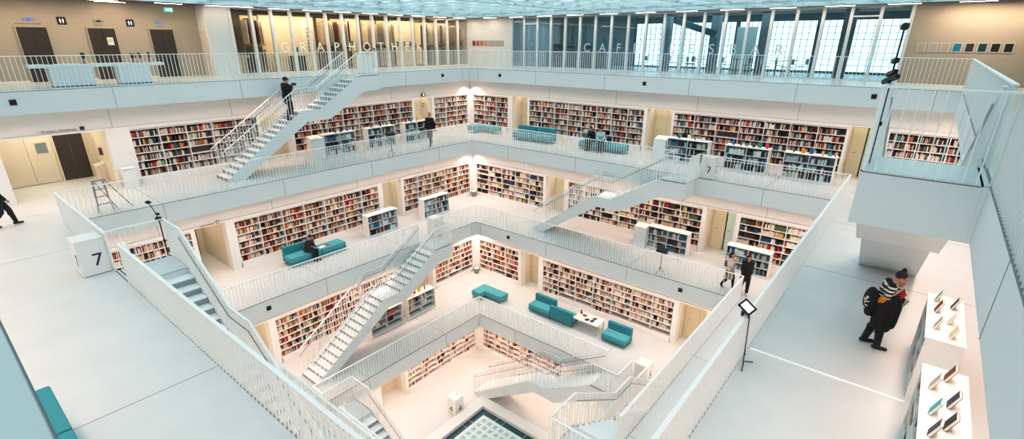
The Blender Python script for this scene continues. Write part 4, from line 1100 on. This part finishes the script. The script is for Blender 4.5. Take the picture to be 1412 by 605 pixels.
t = empty('storage_door', 'teal storage panel inside the left end of the glass wall', 'panel', (-.2, 16.3, z8)); MB().box(-.35, 0, 0, .3, .05, 2.5).build('leaf', M['cafewall'], t); MB().tube([(.2, -.03, 1), (.2, -.03, 1.2)], .012, 6).build('handle', M['steel'], t)

# ------------------------------------------------------------------ cafe behind the right glass
def cafe_table(x, y, i):
    t = empty('cafe_table', 'small round cafe table behind the right glass, %s from the far end' % NTH[i], 'table', (x, y, z8), 0, 'cafe tables')
    MB().lathe([(.32, .64), (.32, .665)], 20).build('tabletop', M['lattice'], t); MB().lathe([(.025, .02), (.025, .64)], 10).build('pedestal', M['steel'], t); MB().lathe([(.2, .0), (.2, .015), (.03, .03)], 16).build('base', M['steel'], t)
def cafe_chair(x, y, rz, lab):
    t = empty('cafe_chair', lab, 'chair', (x, y, z8), rz, 'cafe chairs')
    MB().box(-.19, -.19, .38, .19, .19, .41).build('seat', M['lattice'], t); o = MB().box(-.19, .17, .5, .19, .2, .74).build('backrest', M['lattice'], t)
    for a in (-.17, .17):
        MB().tube([(a, -.17, 0), (a, -.17, .38)], .01, 6).build('leg', M['black'], t); MB().tube([(a, .17, 0), (a, .185, .72)], .01, 6).build('leg', M['black'], t)
for i, (x, y) in enumerate(((16.2, 3.2), (16.9, .8), (15.8, -.6), (16.5, -2.2), (15.7, -4.2), (16.8, -4.6))):
    cafe_table(x, y, i)
    cafe_chair(x+.1, y+.5, .1, 'dark cafe chair left of cafe table %s behind the right glass' % NTH[i]); cafe_chair(x-.05, y-.5, PI-.2, 'dark cafe chair right of cafe table %s behind the right glass' % NTH[i])
t = empty('cafe_counter', 'pale bar counter with machines behind the far part of the right glass', 'counter', (16.4, 7.2, z8)); MB().box(-.3, -2.2, .85, .3, 2.2, .92).build('countertop', M['fascia'], t); MB().box(-.22, -2.1, 0, .22, 2.1, .85).build('body', M['cafewall'], t)
for i, (y, w, h) in enumerate(((8.6, .5, .4), (7.6, .35, .3), (6.2, .5, .3))):
    t = empty('coffee_machine', 'dark coffee machine on the cafe counter, %s from left' % NTH[i], 'machine', (16.45, y, z8+.92)); MB().box(-.15, -w/2, 0, .15, w/2, h).build('body', M['black'], t); MB().box(-.2, -w/3, h*.3, -.15, w/3, h*.45).build('group_head', M['steel'], t)
t = empty('roller_screen', 'white translucent screen standing in the cafe, middle', 'screen', (18.2, -2.0, z8)); MB().box(-.02, -.5, .1, .02, .5, 2.2).build('panel', M['poster'], t); MB().box(-.1, -.5, 0, .1, .5, .1).build('foot', M['lattice'], t)
MB().bar((16.8, 1.3, CEIL-.3), (16.9, -.9, CEIL-1.0), .25, .3).build('stair_beam', M['lattice'], None, label='dark teal sloping beam under the cafe ceiling', cat='beam')
#@@PEOPLE
# ------------------------------------------------------------------ people
def remesh(mb, vox, name, m, parent, smooth=2, **kw):
    me = mb.mesh('tmp', m); o = bpy.data.objects.new('tmp', me); COL.objects.link(o)
    r = o.modifiers.new('r', 'REMESH'); r.mode = 'VOXEL'; r.voxel_size = vox
    s = o.modifiers.new('s', 'SMOOTH'); s.factor = .5; s.iterations = smooth
    dg = bpy.context.evaluated_depsgraph_get()
    me2 = bpy.data.meshes.new_from_object(o.evaluated_get(dg)); me2.name = name
    bpy.data.objects.remove(o); bpy.data.meshes.remove(me)
    me2.polygons.foreach_set('use_smooth', [True]*len(me2.polygons))
    if not me2.materials: me2.materials.append(m)
    c = bpy.data.objects.new(name, me2); COL.objects.link(c); c.parent = parent
    return props(c, **kw)
STAND = dict(pelvis=(0,0,.96), waist=(0,0,1.1), chest=(0,0,1.28), neck=(0,0,1.45), head=(.02,0,1.6),
  shL=(0,.165,1.39), elL=(-.03,.21,1.12), wrL=(.05,.22,.88), shR=(0,-.165,1.39), elR=(-.03,-.21,1.12), wrR=(.05,-.22,.88),
  hiL=(0,.085,.93), knL=(.03,.095,.5), anL=(-.02,.1,.08), hiR=(0,-.085,.93), knR=(.03,-.095,.5), anR=(-.02,-.1,.08), face=(1,0,-.1))
def person(label, loc, rz, pose, top, bottom, shoes, hair, skin='skin', scale=.88, vox=.014, skirt=None, hairstyle='short', coat=0.0, bulk=1.0, cap=None, sleeves=True):
    J = {k: Vector(v) for k, v in {**STAND, **pose}.items()}
    t = empty('person', label, 'person', loc, rz); t.scale = (scale,)*3
    f = J['face'].normalized(); side = Vector((0, 0, 1)).cross(f).normalized(); up = f.cross(side)
    R = Matrix((f, side, up)).transposed()
    hd = J['head']
    def hp(x, y, z): return hd + R @ Vector((x, y, z))
    b = MB()
    def torso(mb, g):
        ls = Vector((0, .085, 0))
        sd = (J['shL']-J['shR']).normalized(); hs = (J['hiL']-J['hiR']).normalized()
        mb.cap(J['chest']+sd*.075, J['chest']-sd*.075, .108+g, .108+g); mb.cap(J['chest'], J['waist'], .125+g, .11+g)
        mb.cap(J['waist']+hs*.05, J['waist']-hs*.05, .095+g, .095+g); mb.cap(J['waist'], J['pelvis'], .112+g, .12+g)
        mb.cap(J['pelvis']+hs*.07, J['pelvis']-hs*.07, .108+g, .108+g); mb.cap(J['shL'], J['shR'], .065+g, .065+g)
        mb.cap(J['chest'], J['neck']-Vector((0,0,.05)), .09+g, .06+g)
    torso(b, 0)
    b.cap(J['neck']-Vector((0,0,.05)), hd-up*.05, .056, .05)
    b.ball(hp(-.012, 0, .02), 1, 14, 10, (.098, .078, .1), R); b.ball(hp(.018, 0, -.045), 1, 12, 8, (.07, .058, .075), R)   # skull, jaw
    b.cap(hp(.082, 0, .01), hp(.106, 0, -.025), .011, .015, 6); b.ball(hp(.06, 0, -.095), .026, 8, 6)                         # nose, chin
    for q in (-1, 1): b.ball(hp(-.005, q*.078, -.01), 1, 8, 6, (.02, .01, .03), R)                                          # ears
    for s in 'LR':
        b.cap(J['sh'+s], J['el'+s], .052, .041); b.cap(J['el'+s], J['wr'+s], .04, .027)
        b.cap(J['hi'+s], J['kn'+s], .088, .056); b.cap(J['kn'+s], J['an'+s], .056, .036)
        mid = J['kn'+s].lerp(J['an'+s], .3); b.ball(mid - Vector((.015, 0, 0)), .056, 8, 6)
        ft = J.get('toe'+s, J['an'+s]+Vector((.15, 0, -.05))); b.cap(J['an'+s]+Vector((-.03, 0, -.04)), ft, .036, .026)
        d = (J['wr'+s]-J['el'+s]).normalized() if ('hd'+s) not in J else (J['hd'+s]-J['wr'+s]).normalized()
        w = d.cross(Vector((0, 1, .2))).normalized(); n_ = w.cross(d).normalized()
        pm = J['wr'+s]+d*.075
        b.cap(J['wr'+s], pm, .025, .024); b.cap(pm+w*.022, pm-w*.022, .018, .018, 8)
        sg = 1 if s == 'L' else -1
        for i in range(4):
            o = w*(.030-.02*i); L = (.062, .072, .067, .05)[i]
            k1 = pm+o+d*L*.5+n_*sg*-.006; k2 = k1+d*L*.45-n_*sg*.022
            b.cap(pm+o, k1, .0095, .0085, 6); b.cap(k1, k2, .0085, .0075, 6)
        th = J['wr'+s]+d*.03+w*.028; b.cap(th, th+d*.035+w*.026, .012, .010, 6); b.cap(th+d*.035+w*.026, th+d*.06+w*.028, .010, .008, 6)
    remesh(b, vox*.72, 'body', M[skin], t, 1)
    for q in (-1, 1):
        mb = MB().ball(hp(.079, q*.032, .012), .0115, 8, 6); mb.smooth = True; mb.build('eye', M['black'], t)
    MB().rbox(hp(.084, 0, -.058), (.012, .042, .008), (0, 0, math.atan2(f.y, f.x))).build('mouth', mat('lips', '9d5148', .6), t)
    # clothes
    c = MB(); torso(c, .016*bulk)
    if sleeves:
        for s in 'LR':
            c.cap(J['sh'+s], J['el'+s], .052+.018*bulk, .041+.018*bulk); c.cap(J['el'+s], J['el'+s].lerp(J['wr'+s], .93), .04+.018*bulk, .027+.017*bulk)
    if coat:
        dn = Vector((0, 0, -coat))
        for q in (-.07, 0, .07): c.cap(J['pelvis']+Vector((0, q, .1)), J['pelvis']+Vector((-.01, q*1.2, 0))+dn, .125, .13)
    remesh(c, vox, 'jacket' if coat else 'top', M[top], t)
    if skirt:
        k = MB(); p = J['pelvis']; a = p+Vector((0, 0, .1)); z2 = p+Vector((-.02, 0, -skirt))
        k.lathe([(.01, .1), (.13, .1), (.15, 0), (.2, -skirt), (.19, -skirt)], 22, p); remesh(k, vox, 'skirt', M[bottom], t)
        k = MB()
        for s in 'LR': k.cap(J['hi'+s], J['kn'+s], .1, .074); k.cap(J['kn'+s], J['an'+s], .074, .05); k.ball(J['kn'+s].lerp(J['an'+s], .3)-Vector((.015, 0, 0)), .07, 10, 8)
        remesh(k, vox, 'tights', M['blackcloth'], t)
    else:
        k = MB(); hs = (J['hiL']-J['hiR']).normalized()
        k.cap(J['pelvis']+hs*.07+Vector((0,0,.02)), J['pelvis']-hs*.07+Vector((0,0,.02)), .12, .12)
        for s in 'LR': k.cap(J['hi'+s], J['kn'+s], .108, .084); k.cap(J['kn'+s], J['an'+s]+Vector((0, 0, .02)), .082, .062); k.ball(J['kn'+s].lerp(J['an'+s], .3)-Vector((.015, 0, 0)), .078, 10, 8)
        remesh(k, vox, 'trousers', M[bottom], t)
    for s in 'LR':
        ft = J.get('toe'+s, J['an'+s]+Vector((.15, 0, -.05))); k = MB()
        k.cap(J['an'+s]+Vector((-.045, 0, -.035)), ft+Vector((.01, 0, .0)), .045, .036); k.cap(J['an'+s]+Vector((0, 0, -.02)), J['an'+s]+Vector((0, 0, .03)), .046, .044)
        remesh(k, vox, 'shoe', M[shoes], t)
    # hair
    k = MB(); k.ball(hp(-.026, 0, .036), 1, 14, 10, (.1, .088, .1), R)
    if hairstyle == 'bun': k.ball(hp(-.06, 0, .145), .046, 10, 8); k.cap(hp(-.05, 0, .1), hp(-.06, 0, .14), .04, .04)
    if hairstyle == 'long':
        for q in (-.055, 0, .055): k.cap(hp(-.06, q, .02), hd + Vector((-.075, q*1.1, -.26)) , .055, .045)
    if hairstyle == 'tail': k.cap(hp(-.1, 0, .05), hp(-.15, 0, -.12), .035, .02)
    remesh(k, vox, 'hair', M[hair], t)
    if cap:
        k = MB(); k.ball(hp(-.02, 0, .055), 1, 14, 10, (.108, .094, .085), R); k.cap(hp(.07, .03, .05), hp(.15, 0, .035), .02, .014); k.cap(hp(.07, -.03, .05), hp(.15, 0, .035), .02, .014)
        remesh(k, vox, 'cap', M[cap], t)
    return t
def walk(st=.24, hl=.0, lift=.05):
    return dict(knL=(.16*st/.24, .095, .52), anL=(st*.95, .09, .09), toeL=(st*.95+.14, .09, .05), knR=(-.02, -.095, .5), anR=(-st*1.05, -.09, .12+lift), toeR=(-st*1.05+.12, -.09, .03+lift*.3),
                elL=(-.12, .21, 1.13), wrL=(-.08, .22, .88), elR=(.06, -.21, 1.13), wrR=(.18, -.2, .92))
def sit(sh=.46, lean=.0):
    return dict(pelvis=(0, 0, sh+.1), waist=(lean*.25, 0, sh+.26), chest=(lean*.7, 0, sh+.44), neck=(lean, 0, sh+.6), head=(lean*1.25+.03, 0, sh+.74),
      shL=(lean*.9, .165, sh+.54), shR=(lean*.9, -.165, sh+.54), elL=(lean*.8+.06, .21, sh+.28), elR=(lean*.8+.06, -.21, sh+.28), wrL=(lean*.8+.28, .1, sh+.24), wrR=(lean*.8+.28, -.1, sh+.24),
      hiL=(.03, .09, sh+.09), hiR=(.03, -.09, sh+.09), knL=(.44, .11, sh+.06), knR=(.44, -.11, sh+.06), anL=(.46, .1, .08), anR=(.4, -.1, .08), face=(1, 0, -.55))

# the woman reading at the right
rzw = math.radians(-74)
wl = Vector((-1.02, -10.3, Z[7]))
wp = dict(waist=(.02,0,1.1), chest=(.05,0,1.27), neck=(.11,0,1.43), head=(.2,0,1.55), shL=(.07,.16,1.37), shR=(.07,-.16,1.37),
  elL=(.15,.2,1.13), wrL=(.27,.07,1.33), hdL=(.27,.03,1.43), elR=(.0,-.21,1.12), wrR=(.24,-.12,1.08), hdR=(.34,-.05,1.08),
  knL=(.03,.1,.5), anL=(-.06,.12,.08), toeL=(.09,.14,.03), knR=(.09,-.09,.5), anR=(.11,-.1,.08), toeR=(.25,-.12,.03), face=(1,-.05,-.55))
person('woman in a striped jersey with dark hair in a bun, reading by the display shelf', wl, rzw, wp, 'stripe', 'darkcloth', 'black', 'hairdark', hairstyle='bun', vox=.011, bulk=.8)
def in_w(x, y, z): return wl + Matrix.Rotation(rzw, 3, 'Z') @ (Vector((x, y, z))*.88)
t = empty('coat', 'black coat draped over the arm of the woman in stripes', 'coat', in_w(0, 0, 0), rzw); t.scale = (.88,)*3
k = MB()
for x, y, z1, r in ((.22,-.13,.6,.1),(.13,-.19,.56,.11),(.27,-.05,.62,.09),(.03,-.22,.58,.1),(-.04,-.21,.68,.09),(.29,.04,.7,.08)): k.cap((x, y, 1.08), (x-.03, y*1.12, z1), .08, r)
remesh(k, .014, 'cloth', M['blackcloth'], t)
k = MB(); k.cap((-.02, -.22, 1.1), (.28, -.04, 1.12), .085, .075); remesh(k, .014, 'collar', M['blackcloth'], t)
t = empty('backpack', 'black drawstring bag with white print on the back of the woman in stripes', 'bag', in_w(0, 0, 0), rzw); t.scale = (.88,)*3
k = MB(); k.ball((-.2, -.1, 1.04), 1, 14, 10, (.12, .2, .27)); k.cap((-.17, -.1, .92), (-.17, -.1, .78), .13, .09); remesh(k, .014, 'pouch', M['blackcloth'], t)
mb = MB()
for i, (yy, zz, w_, h_) in enumerate(((.17,1.14,.06,.02),(.16,1.1,.02,.08),(.19,1.06,.07,.018),(.15,1.02,.02,.06),(.18,.97,.06,.018),(.13,1.07,.015,.08),(.14,.9,.07,.016))):
    an = math.radians(215+(yy-.16)*500); rr = math.sqrt(max(.05, 1-((zz-1.04)/.27)**2))
    p = Vector((-.2+.122*rr*math.cos(an), -.1+.2*rr*math.sin(an), zz)); mb.rbox(p, (.02, w_*.8, h_*.8), (.3*(i % 3)-.3, 0, an))
mb.build('print', M['paper'], t)
MB().tube([(-.1, -.12, 1.28), (.0, -.17, 1.44), (.12, -.16, 1.3), (.02, -.23, 1.12), (-.12, -.18, 1.0)], .009, 6).build('strap', M['black'], t)
t = empty('scarf', 'mustard cloth tucked at the elbow of the woman in stripes', 'scarf', in_w(-.06, -.25, 1.14), rzw); mb = MB().ball((0, 0, 0), 1, 10, 8, (.06, .05, .06)); mb.cap((.02, 0, .02), (-.04, .02, -.05), .045, .03); remesh(mb, .01, 'cloth', M['mustard'], t)
t = empty('book', 'red book held at the chest by the woman in stripes', 'book', in_w(.27, -.03, 1.2), rzw, 'books held by the woman in stripes'); MB().rbox((0, 0, 0), (.03, .16, .2), (.2, .5, 0)).build('cover', M['red'], t); MB().rbox((.004, .004, .004), (.024, .162, .196), (.2, .5, 0)).build('page_block', M['paper'], t)
t = empty('book', 'green paperback held below the red book by the woman in stripes', 'book', in_w(.32, -.05, 1.04), rzw, 'books held by the woman in stripes'); MB().rbox((0, 0, 0), (.02, .15, .2), (-.2, .6, 0)).build('cover', M['greencard'], t); MB().rbox((-.004, .004, .004), (.016, .152, .196), (-.2, .6, 0)).build('page_block', M['paper'], t)

# the man filming on the uppermost stairs
ms = dict(anL=(.17,.09,.27), toeL=(.32,.09,.22), knL=(.2,.1,.66), anR=(-.12,-.1,.08), toeR=(.03,-.1,.03), knR=(.0,-.1,.5), shL=(.02,.18,1.4), elR=(.06,-.23,1.17), wrR=(.2,-.12,1.36), elL=(.04,.22,1.15), wrL=(.2,.05,1.34), head=(.06,0,1.6), neck=(.02,0,1.45), face=(1,-.1,-.25))
person('man in a black jacket and cap filming on the uppermost staircase', (-.56, 10.3, 12.764), 0, ms, 'blackcloth', 'darkcloth', 'black', 'hairdark', coat=.2, bulk=2.6, cap='black', scale=.99)
t = empty('camera', 'black camera held up by the man on the uppermost staircase', 'camera', (-.2, 10.27, 12.764+1.41), 0); MB().box(-.05, -.07, -.05, .04, .07, .05).build('body', M['black'], t); MB().tube([(.04, 0, 0), (.1, 0, 0)], .04, 10).build('lens', M['blackmetal'], t)
# man walking on the upper left gallery
person('man with light hair and dark jacket walking along the upper left railing', (6.2, 9.3, Z[7]), math.radians(-160), walk(.22), 'blackcloth', 'darkcloth', 'black', 'hairblond', bulk=1.5, vox=.016, scale=.97)
# the pair on the sofa
person('person in dark clothes leaning over, left of the pair on the sofa', (10.78, 2.42, Z[7]), PI-.15, sit(.47, .16), 'blackcloth', 'darkcloth', 'black', 'hairbrown', vox=.016)
person('person in a pale blue shirt, right of the pair on the sofa', (10.72, 1.96, Z[7]), PI+.5, sit(.47, .12), 'lightblue', 'navycloth', 'black', 'hairdark', vox=.016, hairstyle='tail')
t = empty('backpack', 'navy backpack on the teal sofa right of the seated pair', 'bag', (10.95, 1.6, Z[7]+.41)); k = MB(); k.ball((0, 0, .17), 1, 12, 8, (.11, .14, .17)); remesh(k, .014, 'pouch', M['navycloth'], t); MB().tube([(-.1, -.05, .08), (-.13, -.05, .2), (-.08, -.05, .3)], .01, 6).build('strap', M['black'], t)
# reader behind the low shelf
person('dark-haired reader standing behind the first low shelf, upper right gallery', (11.62, -1.95, Z[7]), PI, dict(face=(1, 0, -.6), wrL=(.3,.06,1.12), wrR=(.3,-.06,1.12), elL=(.06,.2,1.12), elR=(.06,-.2,1.12)), 'blackcloth', 'darkcloth', 'black', 'hairdark', vox=.016, hairstyle='long', scale=.82)
# seated reader in the middle gallery
person('reader in a maroon jumper and face mask sitting on the teal sofa', (-1.55, 8.62, Z[6]), math.radians(-62), sit(.46, .2), 'maroon', 'navycloth', 'black', 'hairdark', vox=.014)
# two women
person('woman in a cream jumper and pleated skirt by the middle gallery railing', (7.06, -5.86, Z[6]), math.radians(-118), {**walk(.24), 'elR': (.08,-.2,1.14), 'wrR': (.2,-.06,1.38), 'hdR': (.2,-.02,1.46)}, 'cream_knit', 'pleat', 'black', 'hairdark', skirt=.42, hairstyle='long', vox=.014)
person('woman in a long black dress and white shoes behind the middle gallery railing end', (7.12, -6.42, Z[6]), math.radians(-150), {**walk(.14), 'wrL': (.12,.16,.95)}, 'blackcloth', 'blackcloth', 'white_sole', 'hairdark', hairstyle='long', vox=.014, coat=.3, bulk=1.2)
# figure at the left edge
person('person in dark jeans and black jacket walking at the left edge of the upper gallery', (-9.78, 9.62, Z[7]), math.radians(-5), {**walk(.26)}, 'blackcloth', 'darkcloth', 'black', 'hairdark', bulk=1.4, vox=.014)
#@@LIGHT
# ------------------------------------------------------------------ light
def area(name, loc, sx, sy, power, col, rot=(0, 0, 0)):
    l = bpy.data.lights.new(name, 'AREA'); l.shape = 'RECTANGLE'; l.size = sx; l.size_y = sy; l.energy = power; l.color = col
    o = bpy.data.objects.new(name, l); COL.objects.link(o); o.location = loc; o.rotation_euler = rot
    return o
WARM = (1.0, .68, .56)
for k in (7, 6, 5, 4):
    zc = Z[k+1]-T-.03; y = W[k]-1.12; L = 2*W[k]-1.2
    for sd in ('left', 'right', 'back', 'front'):
        pw = {7: 25, 6: 31, 5: 34, 4: 39}[k]*L/4
        if sd == 'front' and k == 7: pw *= 1.3
        p = side_pt(sd, 0, y, zc); area('gallery_light', p, L, .3, pw, WARM, (0, 0, ROT[sd])).data.spread = math.radians(146)
    for (kk, sd), ds in DO.items():
        if kk != k: continue
        for d in ds:
            c = (d[0]+d[1])/2; dp = d[2] if len(d) > 2 else .5
            la = c if sd == 'left' else -c
            p = side_pt(sd, la, W[k]+.4+dp*.55, Z[k]+2.48); area('lobby_light', p, (d[1]-d[0])*.7, dp*.6, 5.5*(d[1]-d[0])*max(dp, .9)/1.35, (1, .91, .78), (0, 0, ROT[sd]))
# level 8: lamps under the dark ceiling
area('lift_lobby_light', (-6, 14.0, CEIL-.06), 8, .5, 82, (1, .8, .6)); area('lending_room_light', (7, 15.0, CEIL-.06), 13.5, .6, 190, (1, .88, .74))
area('partition_light', (7, 13.7, CEIL-.06), 14, .25, 70, (1, .82, .68)); area('partition_light', (13.7, 1, CEIL-.06), .25, 19, 70, (1, .84, .72))
area('wall_light', (13.5, 12.4, CEIL-.06), .5, 2.4, 10, (1, .8, .65)); area('wall_light', (13.6, -11.2, CEIL-.06), .4, 3.0, 52, (1, .8, .62))
area('cafe_light', (17, 2, CEIL-.06), 3, 16, 260, (.75, .93, 1))
# the luminous ceiling
for k in (7, 6, 5):                                               # bright spot in the far corner of each gallery
    l = bpy.data.lights.new('corner_spot', 'SPOT'); l.energy = 90; l.color = (1, .8, .68); l.spot_size = 1.9; l.spot_blend = .6; l.shadow_soft_size = .06
    o = bpy.data.objects.new('corner_spot', l); COL.objects.link(o); o.location = (W[k]-.5, W[k]-.5, Z[k+1]-T-.05)
w = bpy.data.worlds.new('World'); SC.world = w; w.use_nodes = True
w.node_tree.nodes['Background'].inputs[0].default_value = (.75, .9, 1, 1); w.node_tree.nodes['Background'].inputs[1].default_value = .6

# ------------------------------------------------------------------ camera
f, py = 685.2029, 319.2284
yaw, pit, rol = 0.68640157, -0.3645894, 0.0038711
cd = bpy.data.cameras.new('Camera'); cam = bpy.data.objects.new('Camera', cd); COL.objects.link(cam)
cd.sensor_fit = 'HORIZONTAL'; cd.sensor_width = 36; cd.lens = f*36/1412
cd.shift_y = (py-302.5)/1412
cd.clip_start = .02; cd.clip_end = 200
fw = Vector((math.cos(yaw)*math.cos(pit), math.sin(yaw)*math.cos(pit), math.sin(pit)))
rt = Vector((math.sin(yaw), -math.cos(yaw), 0)); up = rt.cross(fw)
r2 = rt*math.cos(rol)+up*math.sin(rol); u2 = -rt*math.sin(rol)+up*math.cos(rol)
cam.matrix_world = Matrix.Translation(CAM) @ Matrix((r2, u2, -fw)).transposed().to_4x4()
SC.camera = cam
cd.dof.use_dof = True; cd.dof.focus_distance = 16; cd.dof.aperture_fstop = 4.0

SC.view_settings.view_transform = 'Standard'; SC.view_settings.look = 'None'
SC.view_settings.exposure = 0.29; SC.view_settings.gamma = 1.0
vs = SC.view_settings; vs.use_curve_mapping = True
cm = vs.curve_mapping; c = cm.curves[3]
c.points.new(.2, .17); c.points.new(.7, .755); cm.update()
SC.cycles.use_denoising = True
SC.cycles.max_bounces = 10; SC.cycles.diffuse_bounces = 6; SC.cycles.transparent_max_bounces = 16
SC.cycles.sample_clamp_indirect = 4
